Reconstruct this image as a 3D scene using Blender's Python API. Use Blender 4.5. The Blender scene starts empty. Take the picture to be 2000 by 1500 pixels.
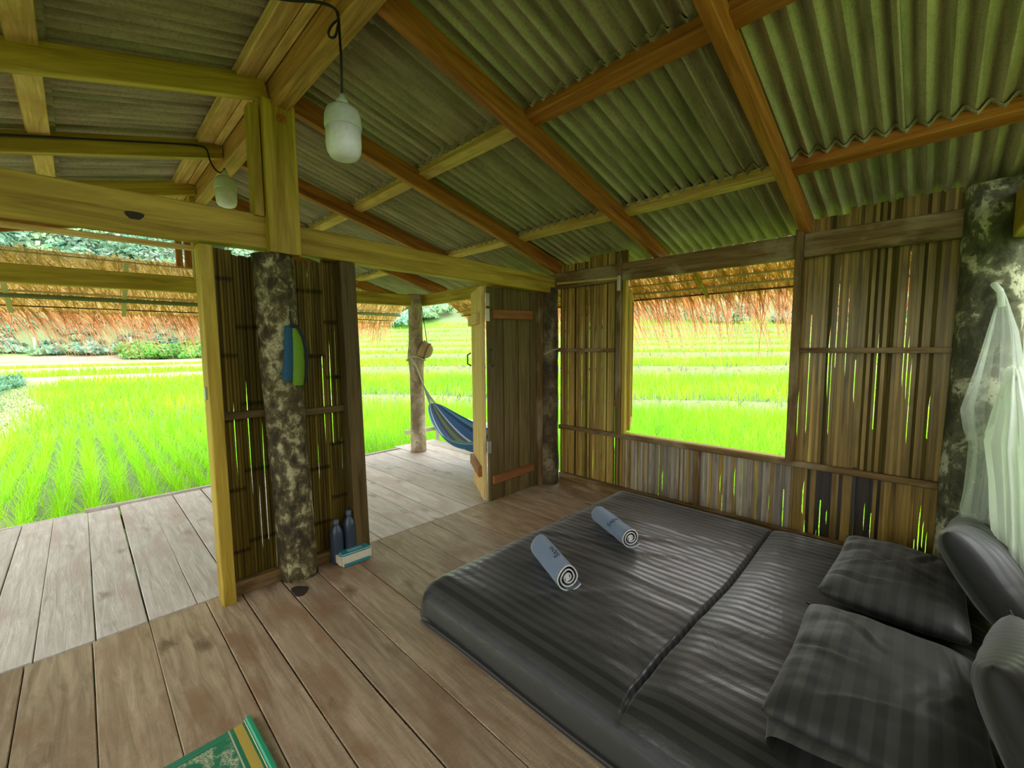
import bpy, bmesh, math, random
import numpy as np
from mathutils import Vector, Matrix, noise
random.seed(7); rng = np.random.default_rng(7)
D = bpy.data; C = bpy.context.scene.collection; S = bpy.context.scene
pi = math.pi

# ------------------------------------------------------------------ camera, sky, exposure
cam = D.objects.new('camera', D.cameras.new('camera')); C.objects.link(cam); S.camera = cam
yaw, pitch, roll = math.radians(45.3533), math.radians(-5.0458), math.radians(-0.4857)
fw = Vector((math.sin(yaw)*math.cos(pitch), math.cos(yaw)*math.cos(pitch), math.sin(pitch)))
rt = Vector((math.cos(yaw), -math.sin(yaw), 0)); upv = rt.cross(fw)
r2 = rt*math.cos(roll)+upv*math.sin(roll); u2 = -rt*math.sin(roll)+upv*math.cos(roll)
M = Matrix((r2, u2, -fw)).transposed().to_4x4(); M.translation = (-3.4704, -2.8197, 1.4433)
cam.matrix_world = M
cam.data.sensor_width = 36; cam.data.lens = 36*832.65/2000; cam.data.clip_start = .02; cam.data.clip_end = 1000

w = D.worlds.new('overcast_sky'); S.world = w; w.use_nodes = True
nt = w.node_tree; nt.nodes.clear()
out = nt.nodes.new('ShaderNodeOutputWorld'); bg = nt.nodes.new('ShaderNodeBackground')
tc = nt.nodes.new('ShaderNodeTexCoord'); sx = nt.nodes.new('ShaderNodeSeparateXYZ'); cr = nt.nodes.new('ShaderNodeValToRGB')
nt.links.new(tc.outputs['Generated'], sx.inputs[0]); nt.links.new(sx.outputs['Z'], cr.inputs[0])
cr.color_ramp.elements[0].color = (.80, .85, .86, 1); cr.color_ramp.elements[1].color = (1, 1, 1, 1)
nt.links.new(cr.outputs[0], bg.inputs[0]); bg.inputs[1].default_value = 1.0
nt.links.new(bg.outputs[0], out.inputs[0])
S.view_settings.view_transform = 'Standard'; S.view_settings.look = 'None'
S.view_settings.gamma = 1; S.view_settings.use_curve_mapping = False
S.view_settings.exposure = 2.25
try:
    S.cycles.max_bounces = 10; S.cycles.diffuse_bounces = 8; S.cycles.transparent_max_bounces = 12
    S.cycles.use_denoising = True
except Exception: pass

# ------------------------------------------------------------------ helpers
def tag(o, label=None, cat=None, group=None, kind=None):
    if label: o['label'] = label
    if cat: o['category'] = cat
    if group: o['group'] = group
    if kind: o['kind'] = kind
    return o
def empty(name, loc=(0, 0, 0), **k):
    o = D.objects.new(name, None); o.empty_display_size = .1; o.location = loc; C.objects.link(o)
    return tag(o, **k)
def par(o, p):
    if p is not None:
        o.parent = p; o.matrix_parent_inverse = Matrix.Translation(-(root_loc(p)))
    return o
def root_loc(p):
    # every parent is either an Empty with a pure translation or a mesh whose matrix is kept here
    return Vector(p.location) if p.type == 'EMPTY' else Vector((0, 0, 0))
def mesh(name, vs, fs, mat=None, parent=None, smooth=False, mx=None):
    me = D.meshes.new(name)
    if isinstance(vs, np.ndarray): vs = vs.tolist()
    me.from_pydata(vs, [], fs); me.update()
    return link(name, me, mat, parent, smooth, mx)
def link(name, me, mat=None, parent=None, smooth=False, mx=None):
    if mat is not None and not me.materials: me.materials.append(mat)
    if smooth: me.polygons.foreach_set('use_smooth', [True]*len(me.polygons))
    o = D.objects.new(name, me); C.objects.link(o)
    if mx is not None: o.matrix_world = mx; o.matrix_basis = mx
    if parent is not None:
        o.parent = parent
        if parent.type == 'EMPTY': o.matrix_parent_inverse = Matrix.Translation(-Vector(parent.location))
        else: o.matrix_parent_inverse = parent.matrix_basis.inverted()
    return o
def quadmesh(name, V, F, mat, parent=None, smooth=False, cols=None):
    """fast numpy mesh of quads V (n,3) F (m,4)"""
    me = D.meshes.new(name); V = np.asarray(V, np.float32); F = np.asarray(F, np.int32)
    me.vertices.add(len(V)); me.vertices.foreach_set('co', V.ravel())
    me.loops.add(F.size); me.loops.foreach_set('vertex_index', F.ravel())
    me.polygons.add(len(F)); me.polygons.foreach_set('loop_start', np.arange(0, F.size, F.shape[1], dtype=np.int32))
    if cols is not None:
        a = me.color_attributes.new('tone', 'FLOAT_COLOR', 'POINT'); a.data.foreach_set('color', np.asarray(cols, np.float32).ravel())
    me.update(calc_edges=True); me.validate()
    return link(name, me, mat, parent, smooth)
def bar(name, p0, p1, w, h, mat, parent=None, up=(0, 0, 1), cham=.004, jit=0, mx_only=False):
    """a board from p0 to p1: w across, h along up; long edges chamfered"""
    p0 = Vector(p0); p1 = Vector(p1); x = (p1-p0); L = x.length; x.normalize()
    up = Vector(up); y = up.cross(x).normalized(); z = x.cross(y)
    m = Matrix((x, y, z)).transposed().to_4x4(); m.translation = (p0+p1)/2
    a, b, c = w/2, h/2, min(cham, w*.3, h*.3)
    prof = [(-a+c, -b), (a-c, -b), (a, -b+c), (a, b-c), (a-c, b), (-a+c, b), (-a, b-c), (-a, -b+c)]
    ns = 2 if not jit else max(3, int(L/.35))
    vs = []; fs = []
    for i in range(ns):
        t = i/(ns-1); dx = -L/2+L*t
        jy = random.uniform(-jit, jit); jz = random.uniform(-jit, jit); s = 1+random.uniform(-jit, jit)*2
        vs += [(dx, q[0]*s+jy, q[1]*s+jz) for q in prof]
    for i in range(ns-1):
        for k in range(8): fs.append((i*8+k, i*8+(k+1) % 8, i*8+8+(k+1) % 8, i*8+8+k))
    fs = [f[::-1] for f in fs]
    fs.append(tuple(range(8))); fs.append(tuple(range(8*ns-1, 8*ns-9, -1)))
    me = D.meshes.new(name); me.from_pydata(vs, [], fs)
    bm = bmesh.new(); bm.from_mesh(me); bmesh.ops.recalc_face_normals(bm, faces=bm.faces); bm.to_mesh(me); bm.free()
    return link(name, me, mat, parent, False, m)
def tube(name, pts, r, mat, parent=None, n=8, cyclic=False, rad=None):
    P = [Vector(p) for p in pts]; vs = []; fs = []; N = len(P); prev = None
    for i, p in enumerate(P):
        if cyclic: d = P[(i+1) % N]-P[i-1]
        else: d = P[min(i+1, N-1)]-P[max(i-1, 0)]
        d.normalize()
        if prev is None: a = d.orthogonal().normalized()
        else:
            a = prev-d*prev.dot(d)
            a = d.orthogonal().normalized() if a.length < 1e-6 else a.normalized()
        prev = a; b = d.cross(a); rr = rad[i] if rad else r
        for k in range(n):
            t = 2*pi*k/n; vs.append(p+(a*math.cos(t)+b*math.sin(t))*rr)
    for i in range(N if cyclic else N-1):
        j = (i+1) % N
        for k in range(n): fs.append((i*n+k, i*n+(k+1) % n, j*n+(k+1) % n, j*n+k))
    if not cyclic: fs.append(tuple(range(n-1, -1, -1))); fs.append(tuple((N-1)*n+k for k in range(n)))
    return mesh(name, [tuple(v) for v in vs], fs, mat, parent, True)
def soft(pts, it=3):
    P = [Vector(p) for p in pts]
    for _ in range(it):
        Q = [P[0]]
        for a, b in zip(P[:-1], P[1:]): Q += [a*.75+b*.25, a*.25+b*.75]
        P = Q+[P[-1]]
    return [tuple(p) for p in P]
def lathe(name, prof, mat, parent, loc, n=32, smooth=True, ripple=None):
    vs = []; fs = []; N = len(prof)
    for i, (r, z) in enumerate(prof):
        for k in range(n):
            t = 2*pi*k/n; rr = r*(1+(ripple[2]*math.cos(t*ripple[3]) if ripple and ripple[0] <= z <= ripple[1] else 0))
            vs.append((loc[0]+rr*math.cos(t), loc[1]+rr*math.sin(t), loc[2]+z))
    for i in range(N-1):
        for k in range(n): fs.append((i*n+k, i*n+(k+1) % n, (i+1)*n+(k+1) % n, (i+1)*n+k))
    fs.append(tuple(range(n-1, -1, -1))); fs.append(tuple((N-1)*n+k for k in range(n)))
    return mesh(name, vs, fs, mat, parent, smooth)

# ------------------------------------------------------------------ materials
def newmat(name):
    m = D.materials.new(name); m.use_nodes = True; t = m.node_tree
    b = t.nodes['Principled BSDF']; return m, t, b
def N(t, typ, **kw):
    n = t.nodes.new(typ)
    for k, v in kw.items():
        if k.startswith('_'): setattr(n, k[1:], v)
        else: n.inputs[k.replace('__', ' ')].default_value = v
    return n
def ramp(t, fac, stops):
    r = t.nodes.new('ShaderNodeValToRGB'); e = r.color_ramp.elements
    while len(e) < len(stops): e.new(.5)
    for i, (p, c) in enumerate(stops): e[i].position = p; e[i].color = (*c, 1)
    t.links.new(fac, r.inputs[0]); return r.outputs[0]
def coords(t, scale, rand=True, kind='Object'):
    tcn = t.nodes.new('ShaderNodeTexCoord'); mp = t.nodes.new('ShaderNodeMapping'); mp.inputs['Scale'].default_value = scale
    t.links.new(tcn.outputs[kind], mp.inputs[0])
    if rand:
        oi = t.nodes.new('ShaderNodeObjectInfo'); mu = N(t, 'ShaderNodeMath', _operation='MULTIPLY'); mu.inputs[1].default_value = 53
        t.links.new(oi.outputs['Random'], mu.inputs[0]); t.links.new(mu.outputs[0], mp.inputs['Location'])
    return mp.outputs[0]
def mixc(t, a, b, fac, mode='MIX'):
    m = t.nodes.new('ShaderNodeMix'); m.data_type = 'RGBA'; m.blend_type = mode
    for s, v in ((m.inputs[6], a), (m.inputs[7], b), (m.inputs[0], fac)):
        if isinstance(v, bpy.types.NodeSocket): t.links.new(v, s)
        elif isinstance(v, (int, float)): s.default_value = v
        else: s.default_value = (*v, 1)
    return m.outputs[2]
def tnoise(t, vec, scale, detail=4, rough=.55, dist=0):
    n = N(t, 'ShaderNodeTexNoise', Scale=scale, Detail=detail, Roughness=rough, Distortion=dist); t.links.new(vec, n.inputs['Vector']); return n.outputs[0]
def bump(t, b, h, strength=.3, dist=.01):
    bn = N(t, 'ShaderNodeBump', Strength=strength, Distance=dist); t.links.new(h, bn.inputs['Height']); t.links.new(bn.outputs[0], b.inputs['Normal'])
def wood(name, dark, light, rough=.7, patch=None, tone=.35, grain=(1.2, 22, 22), bstr=.35, saw=0, knots=None):
    m, t, b = newmat(name)
    v = coords(t, grain); g = tnoise(t, v, 1.6, 7, .62, .8)
    c = ramp(t, g, [(.28, dark), (.72, light)])
    v2 = coords(t, (1, 2.2, 2.2)); p = tnoise(t, v2, 2.2, 4, .6, .5)
    if patch: c = mixc(t, c, patch, ramp(t, p, [(.48, (0, 0, 0)), (.66, (1, 1, 1))]))
    if knots:
        vk = coords(t, (1.0, 1.8, 1.8)); vv = N(t, 'ShaderNodeTexVoronoi', Scale=2.6); t.links.new(vk, vv.inputs['Vector'])
        wn = tnoise(t, coords(t, (2, 5, 5)), 3, 5, .7, 1.5); ad = N(t, 'ShaderNodeMath', _operation='MULTIPLY_ADD'); ad.inputs[1].default_value = .55
        t.links.new(wn, ad.inputs[0]); t.links.new(vv.outputs['Distance'], ad.inputs[2])
        c = mixc(t, c, knots, ramp(t, ad.outputs[0], [(.30, (.9, .9, .9)), (.50, (0, 0, 0))]))
    oi = t.nodes.new('ShaderNodeObjectInfo')
    hv = N(t, 'ShaderNodeHueSaturation'); mr = N(t, 'ShaderNodeMapRange'); mr.inputs[3].default_value = 1-tone; mr.inputs[4].default_value = 1+tone
    t.links.new(oi.outputs['Random'], mr.inputs[0]); t.links.new(mr.outputs[0], hv.inputs['Value']); t.links.new(c, hv.inputs['Color'])
    t.links.new(hv.outputs[0], b.inputs['Base Color']); b.inputs['Roughness'].default_value = rough; b.inputs['Specular IOR Level'].default_value = .5 if saw else .18
    hh = g
    if saw:
        vs_ = coords(t, (1, .55, 1)); wv = N(t, 'ShaderNodeTexWave', Scale=saw, Distortion=3.5, Detail=2); wv.inputs['Detail Scale'].default_value = 1.5
        t.links.new(vs_, wv.inputs['Vector'])
        mm = N(t, 'ShaderNodeMath', _operation='MULTIPLY_ADD'); mm.inputs[1].default_value = .35
        t.links.new(wv.outputs[1], mm.inputs[0]); t.links.new(g, mm.inputs[2]); hh = mm.outputs[0]
    bump(t, b, hh, bstr, .006)
    return m
def plain(name, col, rough=.6, metal=0, bs=0, bscale=60, **kw):
    m, t, b = newmat(name); b.inputs['Base Color'].default_value = (*col, 1); b.inputs['Roughness'].default_value = rough; b.inputs['Metallic'].default_value = metal
    v = coords(t, (1, 1, 1)); n = tnoise(t, v, bscale, 3)
    c = mixc(t, tuple(x*.82 for x in col), tuple(min(1, x*1.15) for x in col), n); t.links.new(c, b.inputs['Base Color'])
    if bs: bump(t, b, n, bs, .004)
    for k, val in kw.items(): b.inputs[k.replace('__', ' ')].default_value = val
    return m

W_BEAM = wood('yellow_beam_wood', (.22, .135, .010), (.60, .43, .065), .5, tone=.1, grain=(.8, 11, 11), bstr=.6)
W_RAFT = wood('reddish_rafter_wood', (.19, .055, .010), (.54, .21, .045), .5, tone=.12, grain=(1, 14, 14))
W_PURL = wood('pale_purlin_wood', (.36, .21, .05), (.84, .60, .22), .6, tone=.12, patch=(.46, .27, .075))
W_RIDGE = wood('brown_ridge_wood', (.22, .10, .025), (.60, .33, .10), .55, tone=.1)
W_DARK = wood('dark_plate_wood', (.060, .034, .012), (.26, .155, .055), .6, tone=.1, patch=(.30, .22, .12))
W_JAMB = wood('dark_jamb_wood', (.055, .035, .010), (.17, .115, .040), .5, tone=.1)
W_DOOR = wood('door_plank_wood', (.085, .055, .016), (.21, .155, .058), .55, tone=.22)
W_DOORL = wood('pale_door_wood', (.50, .32, .10), (.78, .56, .24), .6, tone=.08)
W_RED = wood('red_batten_wood', (.20, .075, .025), (.38, .17, .06), .5, tone=.1)
W_FLOOR = wood('floor_wood', (.24, .165, .095), (.56, .43, .29), .45, patch=(.30, .18, .10), tone=.14, grain=(1.8, 20, 20), bstr=.8, saw=34, knots=(.14, .075, .035))
W_DECK = wood('weathered_deck_wood', (.48, .42, .37), (.80, .75, .70), .5, patch=(.56, .46, .40), tone=.10, grain=(1.8, 20, 20), bstr=.8, saw=34, knots=(.34, .25, .20))

def bamboo_mat(name, dark, light, rough=.38, node=(.09, .05, .02), spec=.35):
    m, t, b = newmat(name)
    v = coords(t, (60, 60, 1.2)); g = tnoise(t, v, 1, 5, .6, .3)
    c = ramp(t, g, [(.3, dark), (.7, light)])
    v2 = coords(t, (3, 3, 1.6)); p = tnoise(t, v2, 1.5, 3); c = mixc(t, c, node, ramp(t, p, [(.52, (0, 0, 0)), (.75, (.7, .7, .7))]))
    oi = t.nodes.new('ShaderNodeObjectInfo'); hv = N(t, 'ShaderNodeHueSaturation'); mr = N(t, 'ShaderNodeMapRange'); mr.inputs[3].default_value = .62; mr.inputs[4].default_value = 1.3
    t.links.new(oi.outputs['Random'], mr.inputs[0]); t.links.new(mr.outputs[0], hv.inputs['Value']); t.links.new(c, hv.inputs['Color'])
    at = N(t, 'ShaderNodeAttribute', _attribute_name='tone'); 
    c2 = mixc(t, hv.outputs[0], at.outputs['Color'], 1.0, 'MULTIPLY')
    t.links.new(c2, b.inputs['Base Color']); b.inputs['Roughness'].default_value = rough; b.inputs['Specular IOR Level'].default_value = spec
    bump(t, b, g, .25, .003); return m
B_TAN = bamboo_mat('tan_split_bamboo', (.34, .195, .034), (.82, .53, .14), .3)
B_BOARD = wood('bamboo_board', (.28, .165, .038), (.66, .44, .14), .4, tone=.2, grain=(1.5, 30, 30))
B_GREY = bamboo_mat('greyed_split_bamboo', (.40, .32, .23), (.78, .66, .50), .28)
B_BLACK = bamboo_mat('blackened_split_bamboo', (.035, .028, .02), (.13, .10, .065), .3)
B_DARK = bamboo_mat('brown_split_bamboo', (.075, .052, .006), (.25, .175, .026), .6, spec=.12)

def bark_mat(name, dark, mid, pale, scale, amount, moss):
    m, t, b = newmat(name); v = coords(t, (1, 1, .75)); 
    a0 = tnoise(t, v, scale, 7, .62, .35); lg = tnoise(t, v, 3.2, 3, .6, .4); ma = N(t, 'ShaderNodeMath', _operation='MULTIPLY_ADD'); ma.inputs[1].default_value = .55; t.links.new(lg, ma.inputs[0]); mb = N(t, 'ShaderNodeMath', _operation='SUBTRACT'); mb.inputs[1].default_value = .275; t.links.new(a0, ma.inputs[2]); t.links.new(ma.outputs[0], mb.inputs[0]); a = mb.outputs[0]; c = ramp(t, a, [(.38, dark), (.52, mid), (amount, pale)])
    g = tnoise(t, v, 3.0, 3); c = mixc(t, c, moss, ramp(t, g, [(.5, (0, 0, 0)), (.7, (.55, .55, .55))]))
    sp = tnoise(t, v, scale*4, 4, .7); c = mixc(t, c, dark, ramp(t, sp, [(.56, (0, 0, 0)), (.64, (.85, .85, .85))]))
    t.links.new(c, b.inputs['Base Color']); b.inputs['Roughness'].default_value = .85; bump(t, b, a, .8, .02); return m
BARK1 = bark_mat('lichen_bark', (.035, .026, .010), (.13, .105, .04), (.46, .42, .23), 20, .64, (.10, .075, .015))
BARK2 = bark_mat('blotchy_bark', (.05, .048, .026), (.14, .13, .075), (.58, .56, .39), 9, .60, (.07, .07, .028))
BARK3 = bark_mat('pale_bark', (.22, .16, .09), (.42, .32, .20), (.60, .52, .40), 7, .68, (.30, .22, .10))
BARK4 = bark_mat('brown_bark', (.045, .03, .012), (.12, .085, .035), (.24, .19, .10), 7, .66, (.10, .06, .02))

def roof_mat():
    m, t, b = newmat('corrugated_roof'); v = coords(t, (1.0, 14, 1)); g = tnoise(t, v, 1.3, 6, .65, .4)
    c = ramp(t, g, [(.3, (.22, .19, .12)), (.7, (.58, .50, .35))])
    v2 = coords(t, (1, 3, 1)); p = tnoise(t, v2, 1.7, 4, .6); c = mixc(t, c, (.20, .26, .08), ramp(t, p, [(.54, (0, 0, 0)), (.76, (.6, .6, .6))]))
    f = tnoise(t, coords(t, (1, 1, 1)), 90, 3); c = mixc(t, c, (.10, .10, .06), ramp(t, f, [(.5, (0, 0, 0)), (.8, (.5, .5, .5))]))
    t.links.new(c, b.inputs['Base Color']); b.inputs['Roughness'].default_value = .75; b.inputs['Specular IOR Level'].default_value = .2; bump(t, b, f, .3, .003); return m
ROOF = roof_mat()

def cloth_stripe(name, dark, light, axis, period, rough=(.42, .6)):
    m, t, b = newmat(name); tcn = t.nodes.new('ShaderNodeTexCoord'); sp = t.nodes.new('ShaderNodeSeparateXYZ'); t.links.new(tcn.outputs['Object'], sp.inputs[0])
    d = N(t, 'ShaderNodeMath', _operation='MULTIPLY'); d.inputs[1].default_value = 2*pi/period; t.links.new(sp.outputs[axis], d.inputs[0])
    s = N(t, 'ShaderNodeMath', _operation='SINE'); t.links.new(d.outputs[0], s.inputs[0])
    f = N(t, 'ShaderNodeMapRange'); f.inputs[1].default_value = -.25; f.inputs[2].default_value = .25; t.links.new(s.outputs[0], f.inputs[0])
    c = mixc(t, dark, light, f.outputs[0]); t.links.new(c, b.inputs['Base Color'])
    r = N(t, 'ShaderNodeMapRange'); r.inputs[3].default_value = rough[1]; r.inputs[4].default_value = rough[0]; t.links.new(f.outputs[0], r.inputs[0]); t.links.new(r.outputs[0], b.inputs['Roughness'])
    b.inputs['Sheen Weight'].default_value = .25; b.inputs['Sheen Roughness'].default_value = .4
    n = tnoise(t, coords(t, (1, 1, 1), False), 5, 5, .55, .6); bump(t, b, n, .35, .02); return m
SHEET = cloth_stripe('charcoal_satin_sheet', (.016, .0165, .016), (.050, .050, .047), 'X', .052, (.30, .50))
PILLOW_Y = cloth_stripe('charcoal_satin_pillowcase_crosswise', (.020, .021, .019), (.034, .036, .031), 'Y', .055, (.55, .66))
PILLOW = cloth_stripe('charcoal_satin_pillowcase', (.020, .021, .019), (.038, .040, .035), 'X', .055, (.55, .66))

def leafy(name, c1, c2, trans=.35, scale=1.5, attr=False):
    m, t, b = newmat(name); v = coords(t, (1, 1, 1), False); n = tnoise(t, v, scale, 4)
    c = ramp(t, n, [(.3, c1), (.7, c2)])
    if attr:
        at = N(t, 'ShaderNodeAttribute', _attribute_name='tone'); c = mixc(t, c, at.outputs['Color'], 1.0, 'MULTIPLY')
    t.links.new(c, b.inputs['Base Color']); b.inputs['Roughness'].default_value = .55
    tr = t.nodes.new('ShaderNodeBsdfTranslucent'); t.links.new(c, tr.inputs[0]); mx = t.nodes.new('ShaderNodeMixShader'); mx.inputs[0].default_value = trans
    t.links.new(b.outputs[0], mx.inputs[1]); t.links.new(tr.outputs[0], mx.inputs[2]); t.links.new(mx.outputs[0], t.nodes['Material Output'].inputs[0])
    return m
RICE = leafy('rice_leaf', (.20, .53, .008), (.45, .80, .020), .4, .12, True)
LEAF = leafy('blue_green_leaf', (.06, .22, .11), (.18, .40, .22), .3, 3)
TREE = leafy('forest_leaf', (.10, .24, .13), (.30, .50, .28), .2, .12, True)  # pale blue-green leaf tint stands in for distance haze
SHRUB = leafy('shrub_leaf', (.10, .32, .05), (.24, .50, .10), .3, .4, True)
THATCH = leafy('dry_thatch', (.60, .43, .16), (.90, .73, .36), .5, 14, True)
FRINGE = leafy('thatch_fringe', (.62, .33, .13), (.92, .60, .32), .55, 9, True)

# ------------------------------------------------------------------ terrain and fields
CAMX, CAMY = -3.47, -2.82
def sstep(a, b, x): 
    t = np.clip((x-a)/(b-a), 0, 1); return t*t*(3-2*t)
L_EDGE = [(36.0, -.5), (49, -.38), (62, -.28), (86, -.1)]
def left_profile(y, x):
    z = np.full_like(y, -.5); bund = np.zeros_like(y)
    wob = .5*np.sin(x*.35)+.3*np.sin(x*.9+1)
    for e, wd in ((35.5, 1.6), (50.5, 4.2), (75, 12.0)):
        bund = np.maximum(bund, sstep(-wd/2-.4, -wd/2, (y+wob*wd*.2-e))*(1-sstep(wd/2, wd/2+.4, (y+wob*wd*.2-e))))
    z = z+.10*sstep(35, 36, y)+.10*sstep(50, 51, y)+.18*bund
    dirt = sstep(93, 94, y)*(1-sstep(100, 102, y))
    z = z+sstep(92, 118, y)*3.4+np.clip(y-108, 0, None)*.62
    return z, bund, dirt
R_E = [(9.2, -.5, 1.0), (22.5, -.38, 1.7), (38, .05, 1.5), (50, .65, 1.2), (60, 1.35, 1.1), (70, 2.2, 1.1), (80, 3.2, 1.1), (90, 4.5, 1.1)]
def right_profile(s, q):
    z = np.full_like(s, -.5); bund = np.zeros_like(s)
    sw = s+.7*np.sin(q*.22)+.35*np.sin(q*.61+2)
    zp = -.5
    for i, (e, zz, wd) in enumerate(R_E):
        nz = R_E[i+1][1] if i+1 < len(R_E) else 5.6
        z = z+(nz-zz)*sstep(e-.35, e+.35, sw)
        bund = np.maximum(bund, np.exp(-((sw-e)/(wd*.7))**2))
    z = z+.12*bund+np.clip(s-96, 0, None)*.42
    return z, bund, sstep(98, 104, sw)
def terrain(x, y):
    x = np.asarray(x, float); y = np.asarray(y, float)
    az = np.arctan2(x-CAMX, y-CAMY)
    wl = 1-sstep(math.radians(11), math.radians(24), az)
    zl, bl, dl = left_profile(y, x)
    s = x*.788+y*.616; q = x*.616-y*.788
    zr, br, dr = right_profile(s, q)
    near = 1-sstep(3, 7, np.hypot(x-(-2), y-0))
    z = wl*zl+(1-wl)*zr
    edge = -4.42+.28*np.sin(y*.42+.4)-.012*y
    path = (1-sstep(edge-.15, edge+.15, x))*(1-sstep(33, 36, y))*sstep(edge-2.6, edge-2.3, x)*sstep(-5, -3, y)
    plants = (1-sstep(edge-1.6, edge-1.2, x))*sstep(12, 13, y)*(1-sstep(38, 40, y))
    bund = wl*bl+(1-wl)*br; dirt = wl*dl
    hill = np.maximum(wl*sstep(100, 104, y), (1-wl)*dr)
    return z, bund, dirt, path, plants, hill, wl
GM, t, b = newmat('field_soil')
at = N(t, 'ShaderNodeAttribute', _attribute_name='tone'); n = tnoise(t, coords(t, (1, 1, 1), False), 3.5, 6, .65)
c = mixc(t, at.outputs['Color'], (.16, .13, .07), ramp(t, n, [(.5, (0, 0, 0)), (.75, (.45, .45, .45))]))
t.links.new(c, b.inputs['Base Color']); b.inputs['Roughness'].default_value = .9; bump(t, b, n, .5, .05)
rr = np.concatenate([np.linspace(.5, 12, 40, endpoint=False), np.linspace(12, 60, 150, endpoint=False), np.linspace(60, 130, 130, endpoint=False), np.linspace(130, 330, 40)])
aa = np.radians(np.linspace(-180, 180, 361))
R_, A_ = np.meshgrid(rr, aa, indexing='ij')
GX = CAMX+R_*np.sin(A_); GY = CAMY+R_*np.cos(A_)
gz, gb, gd, gp, gpl, gh, gw = terrain(GX, GY)
def lerp(a, b_, f): return a*(1-f[..., None])+np.array(b_)*f[..., None]
col = np.broadcast_to(np.array([.08, .14, .03]), GX.shape+(3,)).copy()
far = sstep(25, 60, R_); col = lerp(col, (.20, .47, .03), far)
col = lerp(col, (.44, .38, .25), gb*.85*gw); col = lerp(col, (.20, .22, .09), np.clip(gb*1.2, 0, 1)*.9*(1-gw))
col = lerp(col, (.34, .25, .19), gd); col = lerp(col, (.36, .34, .17), gp); col = lerp(col, (.20, .27, .12), gh)
behind = (1-sstep(-6, -4, GY)); col = lerp(col, (.18, .33, .05), behind)
# noise bumps on path/hill
gz = gz+.02*np.sin(GX*7)*np.sin(GY*6)*gp
nr, na = GX.shape
idx = np.arange(nr*na).reshape(nr, na)
F = np.stack([idx[:-1, :-1], idx[:-1, 1:], idx[1:, 1:], idx[1:, :-1]], -1).reshape(-1, 4)
g = quadmesh('ground', np.stack([GX, GY, gz], -1).reshape(-1, 3), F[:, ::-1], GM, None, True, np.concatenate([col, np.ones(GX.shape+(1,))], -1).reshape(-1, 4))
tag(g, kind='structure')

def blades(base, heading, lean, length, width, curve, segs=3):
    """vectorised grass-like ribbons; returns V, F, t(0..1 along)"""
    n = len(base); ts = np.linspace(0, 1, segs+1)
    hx = np.stack([np.cos(heading), np.sin(heading), np.zeros(n)], -1)
    wv = np.stack([-np.sin(heading), np.cos(heading), np.zeros(n)], -1)
    V = np.zeros((n, segs+1, 2, 3)); T = np.zeros((n, segs+1, 2))
    for i, tt in enumerate(ts):
        ang = lean+curve*tt
        p = base+hx*(np.sin(ang)*length*tt)[:, None]; p[:, 2] += np.cos(ang)*length*tt
        ww = (width*(1-tt*.9)/2)[:, None]
        V[:, i, 0] = p-wv*ww; V[:, i, 1] = p+wv*ww; T[:, i] = tt
    idx = np.arange(n*(segs+1)*2).reshape(n, segs+1, 2)
    F = np.stack([idx[:, :-1, 0], idx[:, :-1, 1], idx[:, 1:, 1], idx[:, 1:, 0]], -1).reshape(-1, 4)
    return V.reshape(-1, 3), F, T.reshape(-1)
def rice(name, label, px, py, nb, h, wd, spread):
    z, bd, dt, pt, pl, hl, wl_ = terrain(px, py)
    keep = (bd < .28) & (dt < .5) & (pt < .5) & (pl < .5) & (hl < .3)
    keep &= ~((px > -6.2) & (px < .75) & (py > -4.2) & (py < 2.95))
    px, py, z = px[keep], py[keep], z[keep]; n = len(px)
    base = np.repeat(np.stack([px, py, z], -1), nb, 0); m = n*nb
    base[:, :2] += rng.normal(0, spread, (m, 2)); 
    tone = np.repeat(rng.uniform(.82, 1.18, n), nb)*rng.uniform(.85, 1.15, m)
    yel = np.repeat(rng.uniform(0, 1, n), nb)
    V, F, T = blades(base, rng.uniform(0, 2*pi, m), rng.uniform(.02, .28, m), h*rng.uniform(.7, 1.15, m), wd*rng.uniform(.8, 1.2, m), rng.uniform(0, .55, m), 2)
    tt = np.repeat(tone, 6); yy = np.repeat(yel, 6)
    cols = np.stack([tt*(.8+.35*yy), tt, tt*.8, np.ones_like(tt)], -1)
    o = quadmesh(name, V, F, RICE, None, False, cols); tag(o, label, 'rice', kind='stuff'); return o
def grid_pts(x0, x1, y0, y1, sx_, sy_, j):
    xs = np.arange(x0, x1, sx_); ys = np.arange(y0, y1, sy_); X, Y = np.meshgrid(xs, ys)
    X = X.ravel()+rng.normal(0, j, X.size); Y = Y.ravel()+rng.normal(0, j, Y.size); return X, Y
def in_view(X, Y, a0, a1, r0, r1):
    az = np.degrees(np.arctan2(X-CAMX, Y-CAMY)); r = np.hypot(X-CAMX, Y-CAMY); k = (az > a0) & (az < a1) & (r > r0) & (r < r1); return X[k], Y[k]
X, Y = in_view(*grid_pts(-14, 12, -14, 14, .27, .155, .016), -75, 150, 2, 13); rice('rice_plants', 'bright green rice plants in rows in the paddy nearest the veranda', X, Y, 15, .43, .012, .03)
X, Y = in_view(*grid_pts(-28, 30, -22, 32, .42, .38, .08), -60, 135, 13, 31); rice('rice_plants', 'green rice plants filling the middle paddies', X, Y, 9, .46, .03, .12)
X, Y = in_view(*grid_pts(-50, 60, -30, 62, .85, .8, .2), -55, 125, 31, 62); rice('rice_plants', 'pale green rice plants on the far terraces', X, Y, 8, .5, .07, .3)

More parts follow.
